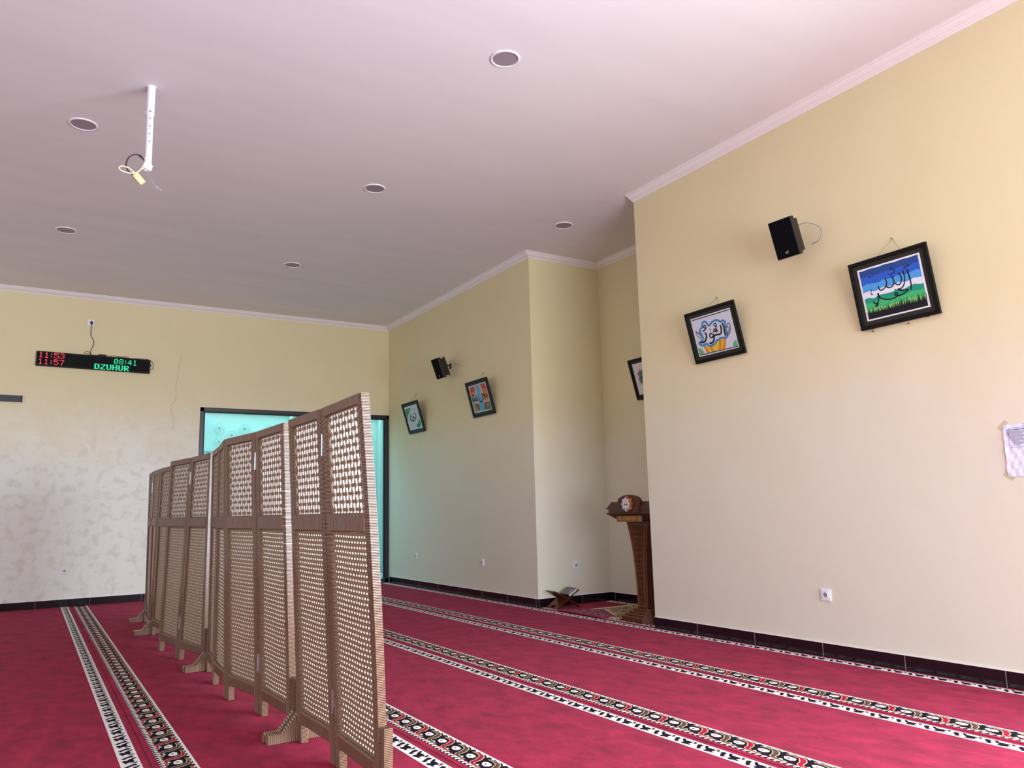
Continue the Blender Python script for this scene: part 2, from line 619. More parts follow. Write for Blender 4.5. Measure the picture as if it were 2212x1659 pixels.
def ribbon(mb, pts, w, y, mi, tf=lambda a, b, c: (a, b, c)):
    """flat stroke of width w through 2-D points (x, z) at depth y"""
    P = [Vector((p[0], p[1])) for p in pts]
    L, Rr = [], []
    for i, p in enumerate(P):
        a = P[max(i - 1, 0)]
        b = P[min(i + 1, len(P) - 1)]
        t = b - a
        t = t.normalized() if t.length > 1e-9 else Vector((1, 0))
        n_ = Vector((-t.y, t.x)) * w / 2
        L.append(p + n_)
        Rr.append(p - n_)
    for i in range(len(P) - 1):
        mb.face([tf(q.x, y, q.y) for q in (L[i], L[i + 1], Rr[i + 1], Rr[i])], mi)
ART={
'light':[
('P','yellow',0,[(0.157,0.747),(0.299,0.793),(0.471,0.787),(0.516,0.706),(0.772,0.699),(0.675,0.97),(0.207,0.952)]),
('P','orange',0,[(0.157,0.747),(0.212,0.769),(0.283,0.965),(0.207,0.952)]),
('P','orange',0,[(0.298,0.799),(0.364,0.797),(0.4,0.969),(0.348,0.969)]),
('P','orange',0,[(0.585,0.712),(0.654,0.718),(0.57,0.961),(0.513,0.959)]),
('P','orange',0,[(0.708,0.701),(0.772,0.699),(0.675,0.97),(0.626,0.963)]),
('P','paper',0,[(0.064,0.659),(0.191,0.585),(0.197,0.478),(0.166,0.36),(0.21,0.291),(0.257,0.265),(0.263,0.185),(0.313,0.146),(0.362,0.162),(0.389,0.211),(0.424,0.282),(0.505,0.22),(0.602,0.19),(0.684,0.223),(0.724,0.269),(0.791,0.25),(0.833,0.309),(0.813,0.395),(0.81,0.513),(0.81,0.618),(0.786,0.69),(0.713,0.682),(0.627,0.671),(0.581,0.704),(0.518,0.699),(0.477,0.761),(0.376,0.801),(0.29,0.777),(0.253,0.712),(0.178,0.746),(0.106,0.712)]),
('L','blue',0.0391,[(0.064,0.659),(0.191,0.585),(0.197,0.478),(0.166,0.36),(0.21,0.291),(0.257,0.265),(0.263,0.185),(0.313,0.146),(0.362,0.162),(0.389,0.211),(0.424,0.282),(0.505,0.22),(0.602,0.19),(0.684,0.223),(0.724,0.269),(0.791,0.25),(0.833,0.309),(0.813,0.395),(0.81,0.513),(0.81,0.618),(0.786,0.69),(0.713,0.682),(0.627,0.671),(0.581,0.704),(0.518,0.699),(0.477,0.761),(0.376,0.801),(0.29,0.777),(0.253,0.712),(0.178,0.746),(0.106,0.712),(0.064,0.659)]),
('P','green',0,[(0.012,0.789),(0.059,0.788),(0.121,0.867),(0.137,0.967),(0.01,0.961)]),
('P','green',0,[(0.885,0.955),(0.905,0.869),(0.98,0.812),(1.0,0.83),(0.993,0.972)]),
('L','black',0.0091,[(0.065,0.33),(0.068,0.427),(0.103,0.505),(0.147,0.546),(0.169,0.511),(0.116,0.4),(0.065,0.33)]),
('L','black',0.0091,[(0.122,0.374),(0.16,0.44)]),
('L','black',0.0091,[(0.827,0.439),(0.917,0.349),(0.929,0.457),(0.882,0.6),(0.815,0.646),(0.871,0.544),(0.897,0.46),(0.827,0.439)]),
('L','black',0.0286,[(0.766,0.302),(0.772,0.409),(0.766,0.645)]),
('L','black',0.026,[(0.706,0.342),(0.701,0.44),(0.686,0.529),(0.639,0.568),(0.564,0.559),(0.485,0.569),(0.441,0.59)]),
('L','black',0.0208,[(0.377,0.531),(0.412,0.494),(0.456,0.5),(0.483,0.549),(0.454,0.587),(0.401,0.592),(0.375,0.537)]),
('L','black',0.0286,[(0.48,0.561),(0.474,0.64),(0.437,0.71),(0.378,0.74),(0.329,0.727)]),
('L','black',0.0208,[(0.598,0.422),(0.536,0.464),(0.492,0.457)]),
('L','black',0.0208,[(0.613,0.453),(0.567,0.493)]),
('L','black',0.0156,[(0.613,0.314),(0.598,0.335),(0.573,0.337),(0.553,0.32),(0.549,0.294),(0.564,0.273),(0.589,0.27),(0.61,0.287),(0.613,0.314)]),
('L','black',0.0182,[(0.608,0.325),(0.58,0.39),(0.507,0.422)]),
('L','grey',0.013,[(0.41,0.365),(0.446,0.379),(0.441,0.415),(0.409,0.426)]),
('L','black',0.0286,[(0.284,0.422),(0.303,0.509),(0.265,0.607),(0.206,0.658),(0.12,0.654)]),
('L','black',0.0156,[(0.348,0.286),(0.333,0.306),(0.308,0.309),(0.288,0.292),(0.284,0.266),(0.299,0.246),(0.325,0.243),(0.345,0.26),(0.348,0.286)]),
('L','black',0.0208,[(0.343,0.302),(0.3,0.359),(0.235,0.38)]),
('L','black',0.0117,[(0.021,0.025),(0.994,0.027)]),
('L','black',0.0117,[(0.016,0.974),(0.996,0.981)])],
'preserver':[
('L','black',0.0174,[(0.781,0.227),(0.794,0.37),(0.797,0.509),(0.779,0.62)]),
('L','black',0.0109,[(0.733,0.195),(0.836,0.146)]),
('L','black',0.0142,[(0.714,0.216),(0.724,0.344),(0.698,0.472),(0.649,0.538),(0.578,0.547)]),
('L','black',0.0142,[(0.423,0.273),(0.43,0.374),(0.393,0.446),(0.32,0.483),(0.288,0.443),(0.287,0.386)]),
('L','black',0.0142,[(0.533,0.272),(0.548,0.404),(0.499,0.47),(0.434,0.467),(0.414,0.425)]),
('L','black',0.0142,[(0.646,0.238),(0.675,0.353),(0.642,0.452),(0.597,0.464),(0.556,0.421)]),
('L','black',0.0098,[(0.486,0.226),(0.528,0.235),(0.579,0.22),(0.594,0.177),(0.569,0.153)]),
('L','black',0.0098,[(0.546,0.096),(0.541,0.157)]),
('L','black',0.0153,[(0.578,0.547),(0.651,0.594),(0.745,0.601),(0.684,0.648),(0.606,0.669),(0.553,0.665),(0.525,0.634),(0.54,0.597),(0.566,0.62),(0.553,0.665),(0.494,0.693),(0.396,0.687),(0.304,0.641),(0.269,0.586),(0.265,0.527)]),
('P','black',0,[(0.553,0.543),(0.546,0.551),(0.537,0.548),(0.534,0.536),(0.541,0.527),(0.55,0.531),(0.553,0.543)]),
('L','black',0.0153,[(0.259,0.518),(0.251,0.637),(0.227,0.7),(0.191,0.709),(0.155,0.661)]),
('L','black',0.0196,[(0.235,0.717),(0.176,0.766)]),
('L','black',0.0087,[(0.168,0.421),(0.151,0.473),(0.156,0.525),(0.176,0.507)]),
('L','black',0.0076,[(0.165,0.151),(0.181,0.174),(0.202,0.168)]),
('L','black',0.0076,[(0.223,0.173),(0.246,0.172)])],
'leaves':[
('P','leaf',0,[(0.021,0.08),(0.399,0.065),(0.491,0.112),(0.27,0.285),(0.168,0.322),(0.025,0.575),(-0.012,0.468)]),
('P','leaf',0,[(0.886,0.634),(0.956,0.659),(0.959,0.856),(0.816,0.962),(0.564,0.949),(0.651,0.819),(0.796,0.771)]),
('P','leaflight',0,[(0.203,0.123),(0.377,0.113),(0.205,0.242)]),
('L','black',0.031,[(0.33,0.31),(0.318,0.427),(0.226,0.566),(0.318,0.612)]),
('L','black',0.0254,[(0.433,0.391),(0.477,0.448)]),
('L','black',0.0338,[(0.414,0.523),(0.489,0.483),(0.586,0.512),(0.571,0.593),(0.42,0.633),(0.299,0.592)]),
('L','black',0.0254,[(0.638,0.368),(0.731,0.347),(0.745,0.466),(0.628,0.601)]),
('L','black',0.0282,[(0.541,0.64),(0.453,0.682)]),
('L','grey',0.0197,[(0.795,0.506),(0.792,0.572)]),
('L','grey',0.0141,[(0.092,0.86),(0.319,0.854)]),
('L','grey',0.0169,[(0.54,0.187),(0.882,0.167)])],
'valley':[
('P','redpaint',0,[(0.068,0.036),(0.352,0.043),(0.285,0.223),(0.033,0.233)]),
('P','orangepaint',0,[(0.033,0.233),(0.285,0.223),(0.241,0.35),(0.024,0.367)]),
('P','redpaint',0,[(0.693,0.031),(0.944,0.018),(0.985,0.188),(0.752,0.184)]),
('P','orangepaint',0,[(0.752,0.184),(0.985,0.188),(0.99,0.425),(0.946,0.654),(0.786,0.653),(0.756,0.453)]),
('P','stream',0,[(0.469,0.022),(0.595,0.033),(0.555,0.413),(0.614,0.709),(0.638,0.954),(0.363,0.964),(0.406,0.684),(0.394,0.381)]),
('P','brownpaint',0,[(0.103,0.671),(0.375,0.708),(0.338,0.944),(0.079,0.956)]),
('P','brownpaint',0,[(0.659,0.703),(0.987,0.714),(0.977,0.981),(0.628,0.953)]),
('P','leaf',0,[(0.024,0.367),(0.086,0.38),(0.135,0.647),(0.027,0.611)]),
('P','leaflight',0,[(0.182,0.808),(0.304,0.945),(0.167,0.958)]),
('P','leaf',0,[(0.992,0.842),(0.989,0.99),(0.828,0.938)]),
('P','olivepaint',0,[(0.159,0.697),(0.234,0.787),(0.194,0.947),(0.082,0.949)]),
('P','olivepaint',0,[(0.809,0.762),(0.978,0.765),(0.886,0.896),(0.766,0.873)]),
('L','black',0.0261,[(0.097,0.352),(0.17,0.336),(0.165,0.486),(0.066,0.542)]),
('L','black',0.0261,[(0.156,0.454),(0.209,0.57),(0.323,0.366)]),
('L','black',0.0261,[(0.262,0.52),(0.317,0.576),(0.398,0.426)]),
('L','black',0.0283,[(0.451,0.512),(0.474,0.622),(0.544,0.665),(0.632,0.578),(0.682,0.364)]),
('L','black',0.0261,[(0.722,0.372),(0.789,0.534),(0.693,0.56)]),
('L','black',0.0261,[(0.742,0.376),(0.83,0.482),(0.939,0.504),(0.911,0.41)])],
'flower':[
('P','pink',0,[(0.089,0.318),(0.154,0.29),(0.132,0.235),(0.185,0.268),(0.235,0.237),(0.198,0.398),(0.134,0.398)]),
('P','brownpaint',0,[(0.227,0.165),(0.236,0.21),(0.204,0.259),(0.182,0.254)]),
('P','yellowdark',0,[(0.087,0.614),(0.306,0.645),(0.426,0.656),(0.562,0.615),(0.492,0.738),(0.347,0.709),(0.226,0.698),(0.19,0.733),(0.193,0.678),(0.145,0.654),(0.101,0.716)]),
('P','bluegrey',0,[(0.226,0.264),(0.306,0.212),(0.377,0.235),(0.499,0.241),(0.65,0.248),(0.701,0.37),(0.63,0.546),(0.488,0.654),(0.301,0.658),(0.154,0.628),(0.11,0.52),(0.161,0.39)]),
('L','black',0.0155,[(0.184,0.536),(0.263,0.44),(0.273,0.554),(0.357,0.488),(0.389,0.578),(0.52,0.412)])],
}

# ================================================================ room shell
mb = MB(); mb.box((XL - .2, YN - .2, -0.06), (W + ND + .2, D + .2, -0.012))
struct(mb.build('floor', M['skirting']))
mb = MB(); mb.box((XL - .2, YN - .2, H), (W + ND + .2, D + .2, H + .15))
struct(mb.build('ceiling', M['ceiling']))
mb = MB(); mb.box((W, 1.3, -.012), (W + ND + .2, Y2, H)); mb.box((W, YN, -.012), (W + .2, -2.7, H)); mb.box((W, -2.7, 2.6), (W + .2, 1.3, H))
struct(mb.build('wall_right_near', M['wall']))
mb = MB(); mb.box((W, Y1, -.012), (W + ND + .2, D, H))
struct(mb.build('wall_right_far', M['wall']))
mb = MB(); mb.box((W + ND, Y2, -.012), (W + ND + .2, Y1, H))
struct(mb.build('wall_niche_back', M['wall']))
mb = MB()
mb.box((XL, D, -.012), (2.02, D + .2, H)); mb.box((2.02, D, 2.67), (W + ND, D + .2, H))
wf = struct(mb.build('wall_far', M['wall_damp']))
mb = MB()
for a, b, z0, z1 in ((YN, -2.8, 0, H), (-2.8, 3.2, 2.6, H), (3.2, 7.5, 0, H), (7.5, 11.1, 2.6, H), (11.1, D, 0, H)):
    mb.box((XL - .2, a, z0 - .012 * (z0 == 0)), (XL, b, z1))
struct(mb.build('wall_left', M['wall']))
mb = MB()
for a, b, z0, z1 in ((XL, -5.2, 0, H), (-5.2, -2.0, 2.6, H), (-2.0, .3, 0, H), (.3, 4.6, 2.6, H), (4.6, W, 0, H)):
    mb.box((a, YN - .2, z0 - .012 * (z0 == 0)), (b, YN, z1))
struct(mb.build('wall_near', M['wall']))

# hairline crack in the far wall plaster
mb = MB()
cr = [(1875, 780), (1855, 850), (1840, 930), (1822, 1150), (1828, 1240), (1805, 1320), (1770, 1360), (1778, 1420), (1815, 1490), (1812, 1560), (1806, 1640)]
pts = [(1.41 + (x - 1830) * 0.00116 + 0.28, 3.30 - (y - 860) * 0.00126) for x, y in cr]
pts = [(x + random.uniform(-.004, .004), z) for x, z in pts]
ribbon(mb, pts, 0.0035, D - 0.0008, 0)
mb.build('hairline_crack', mat('crack_line', srgb(168, 150, 108), 0.9), wf)  # crack drawn as a thin ribbon darker than the wall

# cornices: profile (offset from wall, drop)
PROF = [(0, .056), (.010, .056), (.014, .047), (.026, .047), (.032, .041), (.052, .034), (.072, .020), (.078, .012), (.092, .012), (.096, .005), (.112, .005), (.112, 0.0), (0, 0.0)]


def cornice(name, p, q, nrm, e0, e1):
    """p -> q along the wall, nrm into the room; e = -1 inner mitre, +1 outer mitre, 0 square"""
    p, q, nrm = Vector(p), Vector(q), Vector(nrm)
    t = (q - p).normalized()
    rings = []
    N = 1 + int((q - p).length / 0.5)
    for i in range(N + 1):
        rg = []
        for o_, d_ in PROF:
            base = p.lerp(q, i / N)
            if i == 0:
                base = base - t * o_ * e0
            if i == N:
                base = base + t * o_ * e1
            pt = base + nrm * o_
            rg.append((pt.x, pt.y, H - d_ + (0 if d_ else 0.001)))
        rings.append(rg)
    m_ = MB(); m_.loft(rings)
    return struct(m_.build(name, M['cornice']))


cornice('trim_cornice_far', (XL, D), (W, D), (0, -1), -1, -1)
cornice('trim_cornice_right_far', (W, D), (W, Y1), (-1, 0), -1, 1)
cornice('trim_cornice_niche_side', (W, Y1), (W + ND, Y1), (0, -1), 1, -1)
cornice('trim_cornice_niche_back', (W + ND, Y1), (W + ND, Y2), (-1, 0), -1, 0)
cornice('trim_cornice_right_near', (W, Y2), (W, YN), (-1, 0), 0, -1)


def skirt(name, p, q, nrm, joints, z1=.093):
    p, q, nrm = Vector(p), Vector(q), Vector(nrm)
    m_ = MB()

    def bar(a, b, o0, o1, z0, z2, mi):
        P = [a + nrm * o0, b + nrm * o0, b + nrm * o1, a + nrm * o1]
        m_.loft([[(v.x, v.y, z0) for v in P], [(v.x, v.y, z2) for v in P]], mi)
    bar(p, q, 0, .010, -.012, z1, 0)
    bar(p, q, 0, .011, z1, z1 + .004, 1)
    t = (q - p).normalized()
    for j in joints:
        c = p + t * j
        bar(c - t * .0016, c + t * .0016, 0, .0106, -.01, z1, 2)
    return struct(m_.build(name, [M['skirting'], M['cornice'], M['grout']]))


skirt('baseboard_far', (XL, D), (2.02, D), (0, -1), [6.339 - .614 * k for k in range(-2, 10)])
skirt('baseboard_right_far', (W, D - .06), (W, Y1 - .010), (-1, 0), [.5 + .62 * k for k in range(7)])
skirt('baseboard_niche_side', (W - .010, Y1), (W + ND - .010, Y1), (0, -1), [.0102, .62])
skirt('baseboard_niche_back', (W + ND, Y1 - .010), (W + ND, Y2), (-1, 0), [.07, .69, 1.31])
skirt('baseboard_right_near', (W, Y2), (W, 1.3), (-1, 0), [Y2 - (4.385 - .622 * k) for k in range(-1, 6)])

# ---------------------------------------------------------------- glazed door and the porch behind it
dr = empty('door_1', (3.48, D, 0)); struct(dr)
X0, X1 = 2.02 - 3.48, W - 3.48
mb = MB()
for a, b in (((X0, -.01, 0), (X0 + .055, .07, 2.67)), ((X1 - .065, -.01, 0), (X1, .07, 2.67)), ((X0, -.01, 2.61), (X1, .07, 2.67)), ((X0, -.01, 0), (X1, .07, .062))):
    mb.box(a, b)
mb.build('door_frame', M['frame'], dr, bevel=.003)
mb = MB(); mb.box((X0 + .055, .0, 2.598), (X1 - .065, .05, 2.612)); mb.box((X0 + .055, .0, .06), (X0 + .068, .05, 2.61)); mb.box((X1 - .078, .0, .06), (X1 - .065, .05, 2.61))
mb.build('glazing_bead', M['black'], dr)
mb = MB(); mb.box((-.03, -.012, .06), (.10, .06, 2.61))
mb.build('centre_stile', M['frame'], dr, bevel=.003)
mb = MB(); mb.box((X0 + .06, .028, .06), (-.03, .034, 2.60)); mb.build('glass_pane', M['glass'], dr, recalc=True)
mb = MB(); mb.box((.10, .028, .06), (X1 - .07, .034, 2.60)); mb.build('glass_pane', M['glass'], dr, recalc=True)
mb = MB(); mb.box((X1 - .052, -.0115, 2.628), (X1 - .046, -.010, 2.655)); mb.build('screw_cover', M['zinc'], dr)

# porch beyond: floor, walls, moulded screen with hexagon ornament
mb = MB(); mb.box((1.2, D + .2, -.05), (7.2, 14.2, 0)); struct(mb.build('floor_porch', mat('porch_tiles', srgb(190, 196, 192), 0.5, noise=.05)))
mb = MB(); mb.box((1.2, 13.93, 0), (7.2, 14.1, 4.2)); struct(mb.build('wall_porch_back', M['white_wall']))
mb = MB(); mb.box((1.0, D + .2, 0), (1.2, 14.1, 4.2)); mb.box((7.0, D + .2, 0), (7.2, 14.1, 4.2)); struct(mb.build('wall_porch_sides', M['white_wall']))
mb = MB()
orn = mat('porch_ornament_relief', srgb(206, 213, 212), 0.7)
SY = 13.86
for a, b in (((1.9, SY, 2.90), (6.9, SY + .04, 2.96)), ((1.9, SY, .02), (6.9, SY + .04, .10)), ((2.38, SY, .02), (2.44, SY + .04, 2.95)), ((5.60, SY, .02), (5.66, SY + .04, 2.95)), ((3.9, SY, .02), (3.96, SY + .04, 2.95)), ((2.4, SY, 2.20), (3.95, SY + .04, 2.25))):
    mb.box(a, b)
for ci, (cx, cz, r) in enumerate([(2.70 + .21 * i, 2.60 - .12 * (i % 2), .085) for i in range(14)] + [(2.70 + .21 * i, 2.36 - .12 * (i % 2), .085) for i in range(14)] + [(5.15, 1.9 - .42 * i, .14) for i in range(4)]):
    for k in range(6):
        a0, a1 = PI / 3 * k, PI / 3 * (k + 1)
        p0 = (cx + r * math.cos(a0), cz + r * math.sin(a0)); p1 = (cx + r * math.cos(a1), cz + r * math.sin(a1))
        ribbon(mb, [p0, p1], .016, SY + .02, 1)
        ribbon(mb, [(cx, cz), p0], .016, SY + .018, 1)
for z0, z1 in ((.20, .34), (.42, .56)):
    pp = [(5.15, z0), (5.42, z0), (5.42, z1), (5.15, z1), (5.15, z0)]
    for i in range(4):
        ribbon(mb, [pp[i], pp[i + 1]], .024, SY + .02, 2)
for xa in (2.16, 2.46, 2.78):
    mb.box((xa, SY - .01, 1.96), (xa + .24, SY, 2.16), 2)
o_ = mb.build('trim_porch_screen', [M['white_wall'], orn, mat('porch_white_panel', srgb(250, 252, 252), 0.5)])
struct(o_, 'pale ornamented panel wall seen through the teal glass door')

# ================================================================ carpets
SEAM = [3.88, 2.778, 1.668, .542, -.571, -1.684, -2.797, -3.91, -5.023]


def small_band(mb, hi, lo, ya, yb, z=-.0019, axis='y', c=0.0):
    """white band with alternating black blobs; hi/lo are across positions"""
    w = lo - hi
    def P(a, t, dz=0): return (hi + w * a, t, z + dz) if axis == 'y' else (t, hi + w * a, z + dz)
    mb.face([P(0, ya), P(1, ya), P(1, yb), P(0, yb)], 1)
    y = ya + .03
    k = 0
    while y < yb - .07:
        if k % 2:
            q = [(.30, -.030), (.42, -.036), (.60, -.012), (.78, -.020), (.86, .0), (.72, .026), (.50, .022), (.36, .030), (.26, .010)]
        else:
            q = [(.20, -.006), (.32, -.016), (.62, .002), (.88, .022), (.80, .032), (.56, .022), (.40, .014), (.24, .012)]
        mb.face([P(a, y - t, .0006) for a, t in q], 2)
        q2 = [(.10, .030), (.16, .018), (.30, .030), (.46, .040), (.40, .046), (.22, .044)]
        mb.face([P(a, y - t, .0006) for a, t in q2], 4 if k % 2 else 2)
        mb.face([P(a, y + t, .0006) for a, t in [(.62, .040), (.70, .032), (.80, .044), (.70, .050)]], 5 if k % 2 else 2)
        y += .0722; k += 1


def wide_band(mb, hi, lo, ya, yb, z=-.0019):
    w = lo - hi
    def P(a, t, dz=0): return (hi + w * a, t, z + dz)
    mb.face([P(0, ya), P(1, ya), P(1, yb), P(0, yb)], 2)
    mb.face([P(0, ya, .0004), P(.075, ya, .0004), P(.075, yb, .0004), P(0, yb, .0004)], 1)
    pit = .144
    y = ya + .05
    k = 0
    def stroke(pts, wd, mi, dz):
        pv = [Vector((p[0] * abs(w), p[1])) for p in pts]
        L, Rr = [], []
        for i, p in enumerate(pv):
            t = (pv[min(i + 1, len(pv) - 1)] - pv[max(i - 1, 0)]).normalized()
            n_ = Vector((-t.y, t.x)) * (wd[i] / 2)
            L.append(p + n_); Rr.append(p - n_)
        for i in range(len(pv) - 1):
            mb.face([P(q.x / abs(w), q.y, dz) for q in (L[i], L[i + 1], Rr[i + 1], Rr[i])], mi)
    while y < yb - .12:
        col = 5 if k % 2 else 4
        a = [(.20, .100), (.17, .060), (.19, .022), (.28, .004), (.46, -.018), (.66, -.026), (.76, -.040), (.79, -.075), (.77, -.115)]
        a = [(p[0], y + p[1]) for p in a]
        stroke(a, [.010, .015, .024, .034, .034, .032, .024, .014, .009], 3, .0006)
        stroke(a, [.004, .008, .015, .024, .024, .023, .016, .007, .003], col, .0009)
        # white eye between the chevrons
        e = [(.34, .050), (.34, .084), (.44, .098), (.58, .078), (.62, .046), (.52, .030), (.40, .034)]
        mb.face([P(p, y + t - .012, .0006) for p, t in e], 1)
        e2 = [(.45, .058), (.45, .072), (.51, .076), (.52, .062)]
        mb.face([P(p, y + t - .012, .0009) for p, t in e2], 2 if k % 2 else 5)
        # white spikes from the outer line
        for s in (.0, .048, .096):
            mb.face([P(.07, y + s - .02, .0006), P(.07, y + s + .012, .0006), P(.17, y + s - .016, .0006)], 1)
        mb.face([P(.64, y + .070, .0006), P(.76, y + .086, .0006), P(.76, y + .050, .0006)], 1)
        y += pit; k += 1
    y = ya + .01
    while y < yb - .04:
        q = [(.835, y), (.835, y + .020), (.90, y + .026), (.985, y + .020), (.985, y + .004), (.93, y + .012), (.90, y)]
        mb.face([P(a_, t_, .0006) for a_, t_ in q], 1)
        y += .034
    mb.face([P(.985, ya, .0004), P(1.0, ya, .0004), P(1.0, yb, .0004), P(.985, yb, .0004)], 5)
    mb.face([P(.80, ya, .0004), P(.822, ya, .0004), P(.822, yb, .0004), P(.80, yb, .0004)], 5)


CM = [M['carpet'], M['c_white'], M['c_black'], M['c_cream'], M['c_brown'], M['c_red']]
edges = [4.930] + SEAM
clabels = ['red prayer carpet row running along the near right wall', 'second red prayer carpet row out from the right wall', 'third red prayer carpet row out from the right wall',
           'red prayer carpet row that the cane screens stand on', 'red prayer carpet row at the lower left corner, left of the patterned seam']
for i in range(5):
    hi, lo = edges[i], edges[i + 1]
    ya, yb = YN + .3, D - .012
    mb = MB()
    mb.box((lo + .0015, ya, -.012), (hi - .0015, yb, -.002))
    # rolled seam edges
    for xx in (lo + .006, hi - .006):
        mb.tube([(xx, ya, -.0045), (xx, yb, -.0045)], .0042, 6)
    s_hi = hi - .033 if i else 4.900
    ya_v = 1.6
    small_band(mb, s_hi, s_hi - .085, ya_v, yb - .01)
    if i < 3 or True:
        wide_band(mb, lo + .180, lo + .030, ya_v, yb - .01)
    tag(mb.build('prayer_carpet', CM, recalc=False), clabels[i], 'carpet', 'rows of red prayer carpet')
mb = MB(); mb.box((XL + .02, YN + .3, -.012), (SEAM[4] - .0015, D - .012, -.002))
struct(mb.build('floor_carpet_left', [M['carpet']]))
# niche carpet
mb = MB(); mb.box((4.9315, Y2 + .004, -.012), (W + ND - .012, Y1 - .012, -.002))
small_band(mb, 5.955, 5.87, Y2 + .02, Y1 - .03)
small_band(mb, 5.035, 4.965, Y2 + .02, Y1 - .03)
tag(mb.build('niche_carpet', CM, recalc=False), 'red carpet piece on the floor of the niche behind the lectern', 'carpet')

# ================================================================ cane folding screens
HS = 1.585
JT = {  # joint: bottom x,y / top x,y on the camera side face
    'J0': (1.205, 2.95, 1.117, 2.95), 'J1': (1.219, 3.50, 1.128, 3.50), 'J2a': (1.197, 4.00, 1.116, 4.00),
    'J2b': (1.193, 4.10, 1.122, 4.10), 'J3': (1.168, 4.64, 1.103, 4.64), 'J4': (1.091, 5.147, 1.032, 5.147), 'J5': (1.114, 5.665, 1.103, 5.665), 'J6a': (1.167, 6.15, 1.151, 6.15),
    'J6b': (1.155, 6.23, 1.156, 6.23), 'J7': (1.064, 6.79, 1.113, 6.79), 'J8': (.998, 7.336, 1.030, 7.336), 'J9': (1.095, 7.86, 1.135, 7.86), 'J10a': (1.070, 8.38, 1.089, 8.38),
    'J10b': (1.064, 8.46, 1.088, 8.46), 'J11': (1.109, 8.93, 1.087, 8.93), 'J12': (1.134, 9.45, 1.113, 9.45)}
TH = .034      # frame thickness
PW = .055      # post width


def panel_frame(j0, j1, bow=0.0, gap=.004):
    a, b = JT[j0], JT[j1]
    B0, T0 = Vector((a[0], a[1], 0)), Vector((a[2], a[3], HS))
    B1, T1 = Vector((b[0], b[1], 0)), Vector((b[2], b[3], HS))
    wid = (B1 - B0).length
    d = (B1 - B0).normalized()
    n = Vector((d.y, -d.x, 0))            # away from the camera side (+x)
    def P(u, v, w):
        s, t = u / wid, v / HS
        p = B0.lerp(B1, s).lerp(T0.lerp(T1, s), t)
        k = bow * (1 - s) * 4 * t * (1 - t)
        return p + n * w + Vector((k, 0, 0))
    return P, wid, gap


def ribbed_post(mb, P, u0, u1, z0, z1, w0=0.0, w1=TH, pitch=.0062):
    n = max(1, int((z1 - z0) / pitch))
    e = .0016
    i0 = len(mb.v)
    rows = []
    for k in range(n):
        za = z0 + (z1 - z0) * k / n
        h = (z1 - z0) / n
        for f, ins in ((0.0, e), (.28, 0), (.72, 0)):
            z = za + f * h
            rows.append([P(u0 + ins, z, w0 + ins), P(u1 - ins, z, w0 + ins), P(u1 - ins, z, w1 - ins), P(u0 + ins, z, w1 - ins)])
    rows.append([P(u0 + e, z1, w0 + e), P(u1 - e, z1, w0 + e), P(u1 - e, z1, w1 - e), P(u0 + e, z1, w1 - e)])
    for r in rows:
        mb.v.extend([tuple(p) for p in r])
    for k in range(len(rows) - 1):
        for j in range(4):
            q, q2 = i0 + k * 4 + j, i0 + k * 4 + (j + 1) % 4
            mb.f.append((q, q2, q2 + 4, q + 4))
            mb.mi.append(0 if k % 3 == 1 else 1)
    mb.f.append(tuple(i0 + j for j in (3, 2, 1, 0))); mb.mi.append(1)
    t0 = i0 + (len(rows) - 1) * 4
    mb.f.append(tuple(t0 + j for j in range(4))); mb.mi.append(1)


def ribbed_rail(mb, P, u0, u1, z0, z1, w0=-.003, w1=TH + .003, pitch=.0062):
    n = max(1, int((u1 - u0) / pitch))
    i0 = len(mb.v)
    rows = []
    for k in range(n):
        ua = u0 + (u1 - u0) * k / n
        h = (u1 - u0) / n
        jit = random.uniform(-.0012, .0012)
        for f, ins in ((0.0, .0016), (.3, 0), (.7, 0)):
            u = ua + f * h + (jit if f else 0)
            i_ = ins - abs(jit) * .4
            c = .006
            rows.append([P(u, z0 + c + i_, w0 + i_), P(u, z0 + i_, w0 + c), P(u, z0 + i_, w1 - c), P(u, z0 + c, w1 - i_), P(u, z1 - c, w1 - i_), P(u, z1 - i_, w1 - c), P(u, z1 - i_, w0 + c), P(u, z1 - c - i_, w0 + i_)])
    rows.append(rows[-1])
    for r in rows:
        mb.v.extend([tuple(p) for p in r])
    for k in range(len(rows) - 1):
        for j in range(8):
            q, q2 = i0 + k * 8 + j, i0 + k * 8 + (j + 1) % 8
            mb.f.append((q, q2, q2 + 8, q + 8))
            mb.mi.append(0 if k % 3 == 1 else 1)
    mb.f.append(tuple(i0 + j for j in range(8))); mb.mi.append(0)
    mb.f.append(tuple(i0 + (len(rows) - 1) * 8 + j for j in range(8))); mb.mi.append(0)


CANE = [mat('cane_rib_crest', srgb(158, 126, 102), 0.22, spec=0.9, noise=.16, nscale=70), mat('cane_groove_shade', srgb(82, 56, 44), 0.4, spec=0.4, noise=.2, nscale=70)]  # rib crests, then grooves: shade between the ribs painted as a darker cane
Z_BOT, Z_B1, Z_M0, Z_M1, Z_T0 = .088, .150, 1.020, 1.100, 1.538


